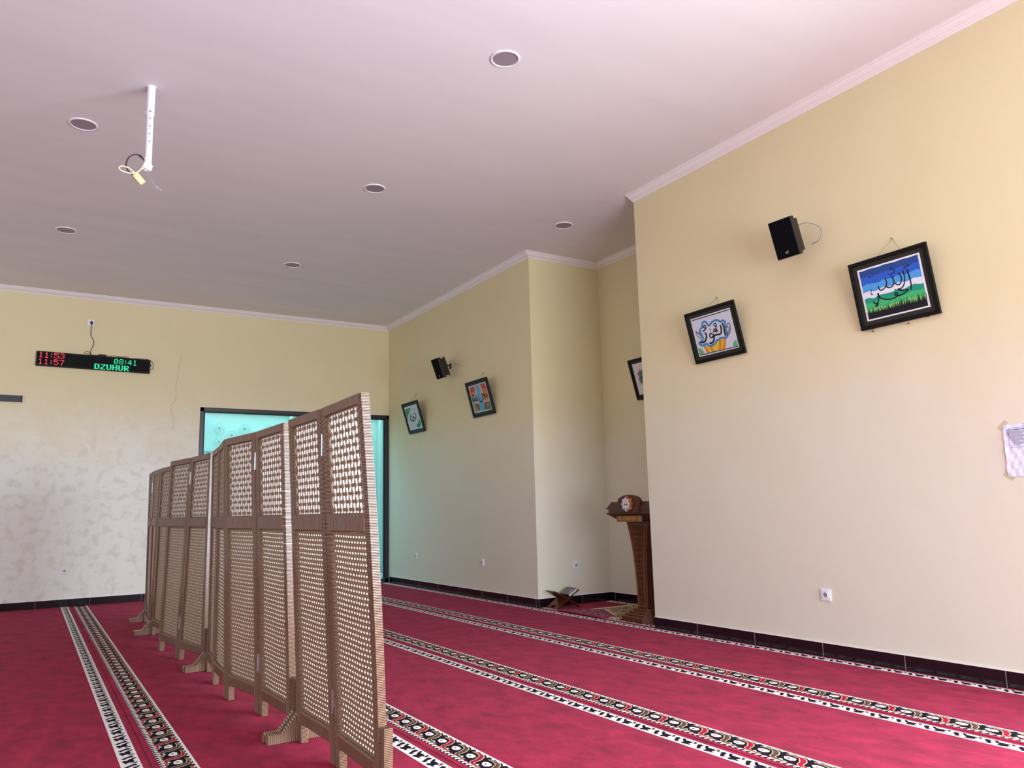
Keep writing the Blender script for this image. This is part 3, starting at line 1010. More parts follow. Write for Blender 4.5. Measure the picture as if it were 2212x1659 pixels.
def build_panel(scr, j0, j1, bow=0.0):
    P, wid, gp = panel_frame(j0, j1, bow)
    pn = empty('screen_panel', (0, 0, 0), parent=scr)
    def sub(mb, nm, m_, **k):
        return mb.build(nm, m_, pn, recalc=k.get('rc', True), tf=None)
    for u0, u1 in ((gp, gp + PW), (wid - gp - PW, wid - gp)):
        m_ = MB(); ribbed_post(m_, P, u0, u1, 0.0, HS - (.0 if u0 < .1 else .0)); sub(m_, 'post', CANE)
    ua, ub = gp + PW, wid - gp - PW
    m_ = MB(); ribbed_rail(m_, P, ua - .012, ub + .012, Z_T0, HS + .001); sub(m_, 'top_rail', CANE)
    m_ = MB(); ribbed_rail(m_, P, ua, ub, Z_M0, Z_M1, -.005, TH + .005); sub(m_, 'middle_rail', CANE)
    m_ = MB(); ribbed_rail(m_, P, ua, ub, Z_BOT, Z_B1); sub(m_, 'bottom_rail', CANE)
    # backing sheets
    m_ = MB()
    for z0, z1 in ((Z_B1 - .01, Z_M0 + .01), (Z_M1 - .01, Z_T0 + .01)):
        N = 8
        for k in range(N):
            a, b = z0 + (z1 - z0) * k / N, z0 + (z1 - z0) * (k + 1) / N
            m_.face([P(ua - .004, a, .0205), P(ub + .004, a, .0205), P(ub + .004, b, .0205), P(ua - .004, b, .0205)])
    sub(m_, 'backing_sheet', M['backing'])
    # woven lower sheet
    m_ = MB()
    N, K = 10, 30
    ue = ub - .007
    for k in range(K):
        for i in range(N):
            u0, u1 = ua + (ue - ua) * i / N, ua + (ue - ua) * (i + 1) / N
            v0, v1 = Z_B1 - .004 + (Z_M0 - Z_B1 + .008) * k / K, Z_B1 - .004 + (Z_M0 - Z_B1 + .008) * (k + 1) / K
            def wv(u, v): return .0135 + .0013 * math.sin(u * 31 + v * 9) + .001 * math.sin(v * 40 + u * 5)
            for off, flip in ((0, 0),):
                q = [(u0, v0), (u1, v0), (u1, v1), (u0, v1)]
                m_.face([P(u, v, wv(u, v)) for u, v in q], 0, [(u - ua, v) for u, v in q])
    sub(m_, 'woven_sheet', M['weave'], rc=False)
    # open lattice on top: upright strands with staggered knots
    m_ = MB()
    nk = 11
    pitch = (ub - ua) / nk
    for i in range(nk + 1):
        u = ua + pitch * i
        hw = .0048
        rows = []
        NZ = 26
        for k in range(NZ + 1):
            v = Z_M1 + (Z_T0 - Z_M1) * k / NZ
            c = .0105
            rows.append([P(u - hw, v, c), P(u, v, c - .002), P(u + hw, v, c), P(u + hw, v, c + .003), P(u - hw, v, c + .003)])
        m_.loft(rows, 0)
    nr = 13
    dv = (Z_T0 - Z_M1) / nr
    for r in range(nr):
        vc = Z_M1 + dv * (r + .45)
        for i in range(nk + 1):
            if (i + r) % 2:
                continue
            u = ua + pitch * i
            hw, hh = .0245, .0075
            poly = [(-hw * .72, -hh), (hw * .72, -hh), (hw, 0), (hw * .72, hh), (-hw * .72, hh), (-hw, 0)]
            poly = [(min(max(u + a, ua - .002), ub + .002), vc + b) for a, b in poly]
            m_.prism(poly, lambda a, b: P(a, b, .0045), lambda a, b: P(a, b, .0135), 0)
    sub(m_, 'lattice', M['cane_pale'])
    # white crossing strands
    m_ = MB()
    for r in range(nr):
        v0 = Z_M1 + dv * (r + .45)
        for i in range(nk + 1):
            if (i + r) % 2 == 0:
                continue
            u = ua + pitch * i
            for sx, sv in ((1, 1), (-1, 1)):
                a = (u - sx * pitch * .5, max(Z_M1, v0 - dv * .5)); b = (u + sx * pitch * .5, min(Z_T0, v0 + dv * .5))
                if not (ua <= a[0] <= ub and ua <= b[0] <= ub):
                    continue
                dx = .0032
                m_.face([P(a[0] - dx, a[1], .0065), P(a[0] + dx, a[1], .0065), P(b[0] + dx, b[1], .0065), P(b[0] - dx, b[1], .0065)], 0)
    o_ = sub(m_, 'crossing_strands', M['white_strand'], rc=False)
    return P, wid, pn


def build_hinge(scr, j):
    a = JT[j]
    for z0, z1 in ((.225, .325), (1.365, 1.465)):
        t = (z0 + z1) / 2 / HS
        x = a[0] + (a[2] - a[0]) * t
        m_ = MB()
        m_.box((x - .002, a[1] - .004, z0), (x + .001, a[1] + .004, z1))
        m_.tube([(x - .003, a[1], z0), (x - .003, a[1], z1)], .0022, 8)
        m_.build('hinge', M['steel'], scr)


def build_foot(scr, x, y, t=.036):
    """cross foot: upright block with two stepped arms along x"""
    ft = empty('cross_foot', (x, y, 0), parent=scr)
    m_ = MB()
    def Pp(u, v, w): return Vector((w - .018, u, v))
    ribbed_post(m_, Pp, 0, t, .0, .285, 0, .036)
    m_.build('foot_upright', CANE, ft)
    for s in (-1, 1):
        m_ = MB()
        xs, rows = [], []
        n = 30
        L0, L1 = .017, .160
        for k in range(n + 1):
            q = L0 + (L1 - L0) * k / n
            hgt = .125 - (q - L0) / (.085 - L0) * .080 if q < .085 else .043
            if q > .150:
                hgt -= (q - .150) * 1.2
            ins = .0014 if k % 2 else 0
            rows.append([(s * q, ins, 0), (s * q, t - ins, 0), (s * q, t - ins, hgt - ins), (s * q, ins, hgt - ins)])
        i0 = len(m_.v)
        for r in rows:
            m_.v.extend(r)
        for k in range(n):
            for j in range(4):
                a, b = i0 + k * 4 + j, i0 + k * 4 + (j + 1) % 4
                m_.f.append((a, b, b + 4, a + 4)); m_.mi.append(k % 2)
        m_.f.append(tuple(i0 + j for j in range(4))); m_.mi.append(0)
        m_.f.append(tuple(i0 + n * 4 + j for j in range(4))); m_.mi.append(0)
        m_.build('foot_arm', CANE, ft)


def screen(label, joints, feet, hinges, bows=None):
    s = empty('folding_screen', (0, 0, 0))
    tag(s, label, 'folding screen', 'cane folding screens standing in a line')
    s.location = (0, 0, 0)
    for k in range(len(joints) - 1):
        build_panel(s, joints[k], joints[k + 1], (bows or {}).get(k, 0))
    for h in hinges:
        build_hinge(s, h)
    for x, y in feet:
        build_foot(s, x, y)
    return s


s1 = screen('two-panel brown cane folding screen nearest the camera at the right end', ['J0', 'J1', 'J2a'], [(1.222, 2.912), (1.214, 4.004)], ['J1'], {0: .013})
s2 = screen('brown cane folding screen second from the right, its far panel turned edge-on', ['J2b', 'J3', 'J4', 'J5', 'J6a'], [(1.210, 4.062), (1.184, 6.153)], ['J3'])
s3 = screen('brown cane folding screen third from the right, bulging toward the left wall', ['J6b', 'J7', 'J8', 'J9', 'J10a'], [(1.172, 6.192), (1.087, 8.383)], ['J7'])
s3['label'] = 'dark brown cane folding screen third from the right, with two wide panels in view'
s4 = screen('farthest brown cane folding screen at the left end of the line', ['J10b', 'J11', 'J12'], [(1.081, 8.422), (1.151, 9.454)], ['J11'])
# cable ties round the first post of the second screen
for z in (1.518, 1.222, 1.13, 1.087, 1.04, .95):
    P_, wid_, _g = panel_frame('J2b', 'J3')
    m_ = MB()
    tl = random.uniform(-.004, .004)
    i0 = [(.002, -.0012), (.0605, -.0012), (.0605, TH + .0012), (.002, TH + .0012)]
    m_.loft([[P_(u, z + (tl if k > 1 else 0), w) for k, (u, w) in enumerate(i0)], [P_(u, z + .004 + (tl if k > 1 else 0), w) for k, (u, w) in enumerate(i0)]], 0)
    m_.build('cable_tie', M['tie'], s2)

# ================================================================ helpers for wall things (local -Y faces the room)
RIGHT = -PI / 2


def text(body, size, mt, parent, loc, rot=(PI / 2, 0, 0), ext=.0008, name='lettering', align='CENTER', sx=1.0):
    c = bpy.data.curves.new(name, 'FONT')
    c.body = body
    c.size = size
    c.extrude = ext
    c.align_x = align
    c.align_y = 'CENTER'
    c.materials.append(mt)
    o = bpy.data.objects.new(name, c)
    COL.objects.link(o)
    o.parent = parent
    o.location = loc
    o.rotation_euler = rot
    o.scale = (sx, 1, 1)
    bpy.context.view_layer.update()
    me = bpy.data.meshes.new_from_object(o.evaluated_get(bpy.context.evaluated_depsgraph_get()))
    o2 = bpy.data.objects.new(name, me)
    COL.objects.link(o2)
    o2.parent, o2.location, o2.rotation_euler, o2.scale = parent, loc, rot, (sx, 1, 1)
    bpy.data.objects.remove(o)
    if not me.materials:
        me.materials.append(mt)
    return o2


# ================================================================ framed pictures
def framed_picture(label, loc, rotz, w, h, lean, art, nail, bg, mount='mount', band_fn=None, lines=True, lower_nails=True, margin=.062):
    t = empty('framed_picture', loc, (lean, 0, rotz))
    tag(t, label, 'picture', 'framed calligraphy pictures on the right hand walls')
    fb = .027
    m_ = MB()
    for a, b in (((-w / 2, -.022, 0), (w / 2, 0, fb)), ((-w / 2, -.022, h - fb), (w / 2, 0, h)), ((-w / 2, -.022, fb), (-w / 2 + fb, 0, h - fb)), ((w / 2 - fb, -.022, fb), (w / 2, 0, h - fb))):
        m_.box(a, b)
    m_.build('frame_moulding', M['picture_frame'], t, bevel=.004)
    m_ = MB(); m_.box((-w / 2 + fb - .002, -.012, fb - .002), (w / 2 - fb + .002, -.002, h - fb + .002))
    mo = m_.build('mount_board', M[mount], t)
    aw, ah = w - 2 * margin, h - 2 * margin
    m_ = MB()
    y0 = -.0124
    mats = [M['p_line'], M['pt_' + bg], M['mount']]
    names = {}
    m_.face([(-aw / 2 - .005, y0, margin - .005), (aw / 2 + .005, y0, margin - .005), (aw / 2 + .005, y0, margin + ah + .005), (-aw / 2 - .005, y0, margin + ah + .005)], 0)
    m_.face([(-aw / 2, y0 - .0003, margin), (aw / 2, y0 - .0003, margin), (aw / 2, y0 - .0003, margin + ah), (-aw / 2, y0 - .0003, margin + ah)], 1)
    def P(u, v, k): return (-aw / 2 + u * aw, y0 - .0003 - .00025 * k, margin + ah * (1 - v))
    def midx(nm):
        if nm not in names:
            mats.append(M['pt_' + nm]); names[nm] = len(mats) - 1
        return names[nm]
    k = 1
    if band_fn:
        k = band_fn(m_, P, midx, k)
    for typ, col, wd, pts in ART.get(art, []):
        mi = midx(col)
        if typ == 'P':
            m_.face([P(min(max(u, .004), .996), min(max(v, .004), .996), k) for u, v in pts], mi)
        else:
            pp = [(u * aw, -v * ah) for u, v in pts]
            sp = smooth_path([(a, 0, b) for a, b in pp], 4) if len(pts) > 2 else [Vector((a, 0, b)) for a, b in pp]
            sp = [(min(max(q.x, 0), aw), max(min(q.z, 0), -ah)) for q in sp]
            yk = y0 - .0003 - .00025 * k
            ribbon(m_, [(-aw / 2 + a, margin + ah + b) for a, b in sp], wd * aw * (1.25 if col == 'black' else 1), yk, mi)
        k += 1 if k < 12 else 0
    m_.build('painting', mats, t, recalc=False)
    # hanging string and nails: in world space, then brought under the frame
    bpy.context.view_layer.update()
    inv = (Matrix.Translation(Vector(loc)) @ Matrix.Rotation(rotz, 4, 'Z') @ Matrix.Rotation(lean, 4, 'X')).inverted()
    nl = inv @ Vector(nail)
    m_ = MB()
    m_.tube([(-w * .2, -.002, h - .03), tuple(nl)], .0011, 5); m_.tube([(w * .2, -.002, h - .03), tuple(nl)], .0011, 5)
    m_.build('hanging_string', M['string'], t)
    nd = inv.to_3x3() @ (Matrix.Rotation(rotz, 3, 'Z') @ Vector((0, -1, 0)))
    m_ = MB(); m_.tube([tuple(nl - nd * .001), tuple(nl + nd * .018 + Vector((0, 0, .004)))], .0022, 6); m_.build('nail', M['nail'], t)
    if lower_nails:
        up = inv.to_3x3() @ Vector((0, 0, 1))
        for sx in (-.36, .34):
            a = Vector((w * sx, .010, -.003))
            m_ = MB(); m_.tube([tuple(a), tuple(a + nd * .03 - up * .004)], .0022, 6); m_.build('nail', M['nail'], t)
    return t


def bands_sky(m_, P, midx, k):
    random.seed(11)
    edges_ = [0.02, .15, .30, .44, .56, .66, .78, .985]
    prev = None
    N = 26
    def wavy(v, amp, ph):
        return [(i / N, v + amp * math.sin(i * .9 + ph) + random.uniform(-amp, amp) * .6) for i in range(N + 1)]
    L = [wavy(v, .004 if j in (0, 7) else .014, j) for j, v in enumerate(edges_)]
    L[-1] = [(u, .985) for u, v in L[-1]]
    slope = [0, .0, -.02, -.03, -.04, -.02, -.03, 0]
    L = [[(u, v + slope[j] * (u - .5)) for u, v in l] for j, l in enumerate(L)]
    m_.face([P(.0, 0, k), P(1, 0, k), P(1, 1, k), P(0, 1, k)], midx('s4'))
    for j in range(7):
        top, bot = L[j], L[j + 1]
        for i in range(N):
            q = [top[i], top[i + 1], bot[i + 1], bot[i]]
            m_.face([P(.02 + .96 * u, v, k + 1) for u, v in q], midx('s%d' % (j + 1)))
    # black grass
    gi = midx('black')
    m_.face([P(.02, .88, k + 2), P(.98, .88, k + 2), P(.98, .985, k + 2), P(.02, .985, k + 2)], gi)
    for i in range(64):
        u = .025 + .95 * i / 63
        hh = random.uniform(.06, .15) + .05 * u
        le = random.uniform(-.018, .018)
        m_.face([P(u - .008, .885, k + 2), P(min(u + .009, .98), .885, k + 2), P(u + le * .6 + .004, .885 - hh * .6, k + 2), P(min(u + le, .978), .885 - hh, k + 2), P(u + le * .4 - .004, .885 - hh * .55, k + 2)], gi)
    for v in (.012, .988):
        pass
    return k + 3


WX = W - .008
framed_picture('black framed white picture of black calligraphy over a yellow and orange cup shape', (WX, 4.532, 2.322), RIGHT, .564, .452, .247, 'light', (W, 4.54, 2.860), 'lightbg')
framed_picture('black framed blue and green landscape calligraphy with black grass, nearest on the right wall', (WX, 2.924, 2.281), RIGHT, .566, .478, .181, 'preserver', (W, 2.926, 2.876), 'lightbg', band_fn=bands_sky)
framed_picture('black framed grey picture with green leaves in two corners, farthest on the right wall', (WX, 10.632, 2.280), RIGHT, .562, .478, .288, 'leaves', (W, 10.70, 2.885), 'leavesbg')
framed_picture('black framed orange and blue valley calligraphy between the black speaker and the niche corner', (WX, 8.582, 2.302), RIGHT, .564, .475, .268, 'valley', (W, 8.617, 2.868), 'valleybg')
framed_picture('black framed blue and red flower picture half hidden behind the wall edge inside the niche', (W + ND - .008, 6.532, 2.324), RIGHT, .56, .478, .27, 'flower', (W + ND, 6.53, 2.88), 'flowerbg')
# stray screws below the landscape picture
for (y, z), lb in zip(((2.87, 2.262), (3.13, 2.262)), ('small bare screw in the wall just below the middle of the landscape picture', 'tiny dark screw in the wall below the left corner of the landscape picture')):
    m_ = MB(); m_.tube([(0, 0, 0), (-.016, 0, .002)], .0028, 8); m_.tube([(-.016, 0, .002), (-.018, 0, .002)], .0045, 8)
    o_ = m_.build('wall_screw', M['nail']); o_.location = (W, y, z); tag(o_, lb, 'screw', 'wall screws under the landscape picture')

# ================================================================ wall speakers
def speaker(label, front, yaw, tilt, w, h, wallx, cable):
    rz = -PI / 2 + yaw
    t = empty('wall_speaker', front, (tilt, 0, rz))
    tag(t, label, 'speaker', 'black wall speakers')
    m_ = MB(); m_.box((-w / 2, .006, -h / 2), (w / 2, .050, h / 2)); m_.build('front_baffle', M['speaker_side'], t, bevel=.006)
    m_ = MB(); m_.box((-w / 2 + .004, 0, -h / 2 + .004), (w / 2 - .004, .008, h / 2 - .004)); m_.build('grille', M['grille'], t, bevel=.003)
    m_ = MB()
    rg = []
    for yy, ins, hh in ((.050, .012, .018), (.115, .018, .022), (.150, .045, .030)):
        a, b = w / 2 - ins, h / 2 - hh
        rg.append([(-a, yy, -b), (a, yy, -b), (a, yy, b), (-a, yy, b)])
    m_.loft(rg); m_.build('cabinet', M['speaker_side'], t, bevel=.005)
    m_ = MB()
    bx, bz = .0, h * .36
    q = .0006
    m_.face([(bx - .014, -q, -bz - .010), (bx - .002, -q, -bz - .010), (bx - .002, -q, -bz + .010), (bx - .006, -q, -bz - .001), (bx - .014, -q, -bz + .008)])
    m_.face([(bx + .003, -q, -bz - .008), (bx + .009, -q, -bz - .010), (bx + .014, -q, -bz + .010), (bx + .008, -q, -bz + .009), (bx + .002, -q, -bz + .009)])
    m_.build('badge', M['badge'], t, recalc=False)
    mw = Matrix.Translation(Vector(front)) @ Matrix.Rotation(rz, 4, 'Z') @ Matrix.Rotation(tilt, 4, 'X')
    inv = mw.inverted()
    # U bracket and wall plate
    m_ = MB()
    for s in (-1, 1):
        m_.box((-.014, .075, s * (h / 2 - .004) - .0015), (.014, .165, s * (h / 2 - .004) + .0015))
    m_.box((-.014, .162, -h / 2 + .002), (.014, .166, h / 2 - .002))
    m_.tube([(0, .164, .02), tuple(inv @ Vector((wallx - .004, (mw @ Vector((0, .164, .02))).y + .09, (mw @ Vector((0, .164, .02))).z)))], .009, 10)
    c = mw @ Vector((0, .164, .02))
    pl = [Vector((wallx - .006, c.y + .09 + dy, c.z + dz)) for dy, dz in ((-.025, -.04), (.025, -.04), (.025, .04), (-.025, .04))]
    pl2 = [p + Vector((.006, 0, 0)) for p in pl]
    m_.loft([[tuple(inv @ p) for p in pl], [tuple(inv @ p) for p in pl2]])
    m_.build('bracket', M['black'], t)
    m_ = MB()
    m_.tube([tuple(inv @ Vector(p)) for p in smooth_path(cable, 8)], .0028, 6)
    m_.build('speaker_cable', M['cable_blue'], t, smooth=True)
    return t


speaker('black wall speaker high on the near right wall, between the two nearer framed pictures', (4.677, 3.608, 3.049), .065, .325, .194, .291, W,
        [(4.80, 3.565, 3.165), (4.83, 3.50, 3.165), (4.88, 3.448, 3.13), (4.90, 3.44, 3.08), (4.90, 3.47, 3.03), (4.90, 3.53, 3.02)])
speaker('black wall speaker on the far right wall, above the gap between two pictures', (4.680, 9.455, 3.040), .05, .357, .19, .285, W,
        [(4.84, 9.42, 3.15), (4.88, 9.36, 3.15), (4.90, 9.33, 3.10), (4.92, 9.28, 3.10), (4.941, 9.25, 3.09)])

# ================================================================ power sockets
def power_socket(label, loc, rotz, s=.086):
    t = empty('power_socket', loc, (0, 0, rotz))
    tag(t, label, 'socket', 'white wall sockets')
    m_ = MB()
    m_.box((-s / 2, -.010, -s / 2), (s / 2, 0, s / 2)); m_.build('cover_plate', M['white_pl'], t, bevel=.006)
    m_ = MB(); m_.box((-s * .33, -.0125, -s * .33), (s * .33, -.008, s * .33)); m_.build('socket_insert', M['white_pl'], t, bevel=.003)
    m_ = MB()
    r = s * .225
    rg = [[(r2 * math.cos(2 * PI * j / 24), yy, r2 * math.sin(2 * PI * j / 24)) for j in range(24)] for r2, yy in ((r + .0035, -.0126), (r + .002, -.0142), (r - .001, -.0142), (r - .003, -.0100))]
    m_.loft(rg, 0, cap=False)
    rg = rg[-1]
    m_.face([(x, -.0129, z) for x, y, z in rg], 1)
    for sx in (-1, 1):
        m_.loft([[(sx * r * .45 + .0028 * math.cos(2 * PI * j / 10), yy, .0028 * math.sin(2 * PI * j / 10)) for j in range(10)] for yy in (-.0129, -.0136)], 2)
    for sz in (-1, 1):
        m_.box((-.003, -.0138, sz * r * .86 - .002), (.003, -.0129, sz * r * .86 + .002), 3)
    m_.build('socket_well', [M['white_pl'], M['grey_pl'], M['black'], M['zinc']], t)
    return t


power_socket('white wall socket low on the near right wall, nearest the camera', (W, 3.703, .433), RIGHT)
power_socket('white wall socket low on the far right wall, close to the niche corner', (W, 8.737, .444), RIGHT)
power_socket('white wall socket low on the far right wall, close to the glass door', (W, 10.73, .451), RIGHT)
power_socket('white wall socket on the lit side wall of the niche above the book stand', (5.478, Y1, .437), 0)
power_socket('white wall socket low on the stained far wall, left of the cane screens', (.441, D, .452), 0)
ps = power_socket('white wall socket high on the far wall with the sign plug in it', (.564, D, 3.770), 0)
m_ = MB(); m_.box((-.014, 0, -.014), (.014, .03, .014)); o_ = m_.build('cable_clip', M['white_pl'], bevel=.004)
o_.location = (-.205, D - .03, .118); tag(o_, 'tiny white clip on the far wall just above the black skirting at the left edge', 'clip')

# ================================================================ LED prayer time sign
led = empty('led_sign', (-.048, D, 3.121), (0, 0.010, 0))
tag(led, 'long black LED sign with red 11:53 and green DZUHUR text on the far wall', 'sign')
LW, LH = 1.372, .197
m_ = MB(); m_.box((0, -.042, 0), (LW, -.004, LH)); m_.build('sign_case', M['black'], led, bevel=.003)
m_ = MB()
m_.face([(.012, -.0425, .012), (LW - .012, -.0425, .012), (LW - .012, -.0425, LH - .012), (.012, -.0425, LH - .012)], 0)
x = .016
while x < LW - .016:
    m_.face([(x, -.0429, .014), (x + .0036, -.0429, .014), (x + .0036, -.0429, LH - .014), (x, -.0429, LH - .014)], 1)
    x += .0106
m_.build('led_face', [M['led_off'], M['led_grid']], led, recalc=False)
GL = {'0': ['01110', '10001', '10011', '10101', '11001', '10001', '01110'], '1': ['00100', '01100', '00100', '00100', '00100', '00100', '01110'],
      '3': ['01110', '10001', '00001', '00110', '00001', '10001', '01110'], '4': ['00010', '00110', '01010', '10010', '11111', '00010', '00010'],
      '5': ['11111', '10000', '11110', '00001', '00001', '10001', '01110'], '7': ['11111', '00001', '00010', '00010', '00100', '00100', '00100'],
      '8': ['01110', '10001', '10001', '01110', '10001', '10001', '01110'], ':': ['000', '010', '010', '000', '010', '010', '000'],
      'D': ['111110', '110011', '110011', '110011', '110011', '110011', '111110'], 'Z': ['111111', '000011', '000110', '001100', '011000', '110000', '111111'],
      'U': ['110011', '110011', '110011', '110011', '110011', '110011', '011110'], 'H': ['110011', '110011', '110011', '111111', '110011', '110011', '110011'],
      'R': ['111110', '110011', '110011', '111110', '111100', '110110', '110011']}


def dots(s, x0, ztop, name, mt, px=.0106, pz=.0106):
    x_ = x0
    for ch in s:
        mm = MB()
        g_ = GL[ch]
        for r_, row in enumerate(g_):
            for c_, b_ in enumerate(row):
                if b_ == '1':
                    cx, cz = x_ + c_ * px, ztop - r_ * pz
                    mm.box((cx, -.0445, cz - pz * .86), (cx + px * .80, -.0430, cz))
        x_ += (len(g_[0]) + 1) * px
        mm.build(name, mt, led)


dots('11:53', .026, .184, 'red_digit', M['led_red'], .0110)
dots('11:57', .026, .095, 'red_digit', M['led_red'], .0110)
dots('08:41', .915, .171, 'green_digit', M['led_green'], .0107)
dots('DZUHUR', .681, .084, 'green_letter', M['led_green'], .0104)
m_ = MB(); m_.box((.722, -.034, LH - .002), (.815, -.006, LH + .024)); m_.build('power_adapter', M['black'], led, bevel=.004)
m_ = MB()
m_.tube(smooth_path([(.612, -.028, .650), (.613, -.012, .60), (.613, -.010, .478), (.645, -.010, .42), (.655, -.010, .360), (.630, -.010, .277), (.626, -.012, .225), (.64, -.02, LH + .006), (.72, -.02, LH + .008)], 6), .0040, 6)
m_.tube(smooth_path([(.626, -.014, .215), (.60, -.014, .245), (.56, -.014, .24), (.555, -.014, .222), (.60, -.014, .212), (.66, -.016, .205)], 6), .0028, 6)
m_.tube(smooth_path([(.81, -.02, LH + .010), (.87, -.02, LH + .012), (.93, -.02, LH + .020), (.99, -.02, LH + .006), (1.04, -.02, LH + .022), (1.09, -.02, LH + .016), (1.07, -.02, LH + .002), (1.0, -.02, LH + .004), (.94, -.02, LH + .018), (1.02, -.02, LH + .010), (1.14, -.02, LH + .002), (1.25, -.02, LH + .010), (1.35, -.02, LH + .003), (1.40, -.02, LH - .03), (1.412, -.02, .13), (1.410, -.02, .075), (1.37, -.02, .070)], 6), .0026, 6)
m_.build('power_cable', M['cable_dark'], led, smooth=True)
m_ = MB(); m_.tube([(.612, -.055, .650), (.612, -.010, .650)], [.014, .018], 12); m_.tube([(.612, -.045, .650), (.612, -.046, .622)], .008, 8); m_.build('mains_plug', M['black'], led)
m_ = MB(); m_.box((1.366, -.03, .105), (1.384, -.012, .135)); m_.build('side_latch', M['black'], led)

# dark flat bar on the far wall at the left edge
m_ = MB(); m_.box((-2.6, -.026, 0), (0, 0, .084)); m_.box((-.012, -.030, -.002), (.003, 0, .086), 1)
o_ = m_.build('wall_bar', [M['bar'], M['black']], bevel=.002); o_.location = (-.168, D, 2.628)
tag(o_, 'dark slate flat bar on the far wall at the left edge', 'wall bar')

# ================================================================ ceiling lights
def downlight(x, y, label):
    t = empty('ceiling_light', (x, y, H))
    tag(t, label, 'ceiling light', 'round recessed ceiling lights')
    m_ = MB(); m_.lathe([(.104, 0.0005), (.104, -.004), (.098, -.008), (.090, -.009), (.086, -.004), (.086, 0.0005)], 40); m_.build('trim_ring', M['white_metal'], t, smooth=True)
    m_ = MB(); m_.disc((0, 0), .0865, -.0035, -.0005, 40); m_.build('diffuser', M['disc'], t)


for x, y, lb in ((2.578, 4.118, 'round grey ceiling light nearest the camera, top centre'), (.170, 6.496, 'round grey ceiling light left of the white ceiling pole'),
                 (2.606, 6.560, 'round grey ceiling light in the middle of the ceiling'), (.148, 9.123, 'round grey ceiling light at the left, below the one beside the pole'),
                 (4.770, 6.503, 'round grey ceiling light beside the niche at the right wall'), (2.577, 9.188, 'round grey ceiling light farthest away, above the right part of the far wall')):
    downlight(x, y, lb)

# ================================================================ ceiling pole (empty projector mount)
pl = empty('ceiling_pole_mount', (.556, 5.668, H))
tag(pl, 'white telescopic steel pole mount with loose cables hanging from the ceiling', 'pole mount')
m_ = MB(); m_.lathe([(.0, 0), (.031, 0), (.031, -.003), (.029, -.005), (.0270, -.008), (.0270, -.222), (.0235, -.224)], 28); m_.build('upper_tube', M['white_metal'], pl, smooth=False)
m_ = MB(); m_.tube([(0, 0, -.218), (.004, 0, -.600)], .0228, 24); m_.build('lower_tube', M['white_metal'], pl)
m_ = MB()
vd = Vector((-.556, -5.668, 0)).normalized()
for k in range(4):
    z = -.250 - .058 * k
    c = Vector((0.001 * k, 0, z)) + vd * .0215
    m_.tube([tuple(c), tuple(c + vd * .0022)], .0042, 10)
m_.build('adjustment_hole', M['black'], pl)
m_ = MB(); c = Vector((0, 0, -.200)) + vd * .026
m_.tube([tuple(c), tuple(c + vd * .006)], .0065, 8)
m_.tube([(-.042, 0, -.200), (.042, .0, -.212)], .0022, 6); m_.build('bolt', M['zinc'], pl)
m_ = MB()
def tb(x, y, z):
    v = Matrix.Rotation(.45, 3, 'Y') @ Vector((x, y, z)); return (v.x + .004, v.y, v.z - .612)
m_.box((-.024, -.026, -.018), (.024, -.022, .020), tf=tb); m_.box((-.024, .022, -.018), (.024, .026, .020), tf=tb); m_.box((-.030, -.026, -.024), (.026, .026, -.018), tf=tb)
m_.tube([tb(0, -.034, 0), tb(0, .034, 0)], .006, 8); m_.box((-.034, -.012, -.034), (.010, .012, -.026), tf=tb)
m_.build('tilt_bracket', M['white_metal'], pl)
m_ = MB()
pj = [(-.018, -.03, -.545), (-.022, -.035, -.60), (-.055, -.035, -.665), (-.10, -.035, -.690), (-.15, -.035, -.688), (-.178, -.035, -.672), (-.165, -.035, -.652), (-.12, -.035, -.655), (-.085, -.035, -.682), (-.068, -.035, -.70)]
m_.tube(smooth_path(pj, 6), .0052, 8); m_.build('cream_cable', M['cable_white'], pl, smooth=True)
m_ = MB()
pj = [(-.022, -.02, -.575), (-.045, -.02, -.548), (-.082, -.02, -.540), (-.120, -.02, -.570), (-.136, -.02, -.620), (-.125, -.02, -.665), (-.10, -.02, -.690), (-.075, -.02, -.70)]
m_.tube(smooth_path(pj, 6), .0042, 8); m_.tube([(-.036, -.02, -.558), (-.058, -.02, -.541)], .0075, 8); m_.build('dark_cable', M['cable_dark'], pl, smooth=True)
m_ = MB()
def tb2(x, y, z):
    v = Matrix.Rotation(-.75, 3, 'Y') @ Vector((x, y, z)); return (v.x - .052, v.y - .03, v.z - .722)
m_.box((-.022, -.018, -.040), (.022, .018, .040), tf=lambda x, y, z: tb2(x, y, z)); m_.build('junction_box', M['ivory'], pl, bevel=.004)
m_ = MB()
m_.tube([(-.006, -.01, -.635), (.035, -.01, -.700), (.062, -.01, -.742), (.078, -.01, -.742), (.082, -.01, -.756), (.098, -.01, -.765)], .0022, 6)
m_.tube([(-.012, .0, -.635), (.030, .0, -.703), (.056, .0, -.748), (.074, .0, -.752), (.096, .0, -.772)], .0020, 6); m_.build('loose_wire', M['zinc'], pl)

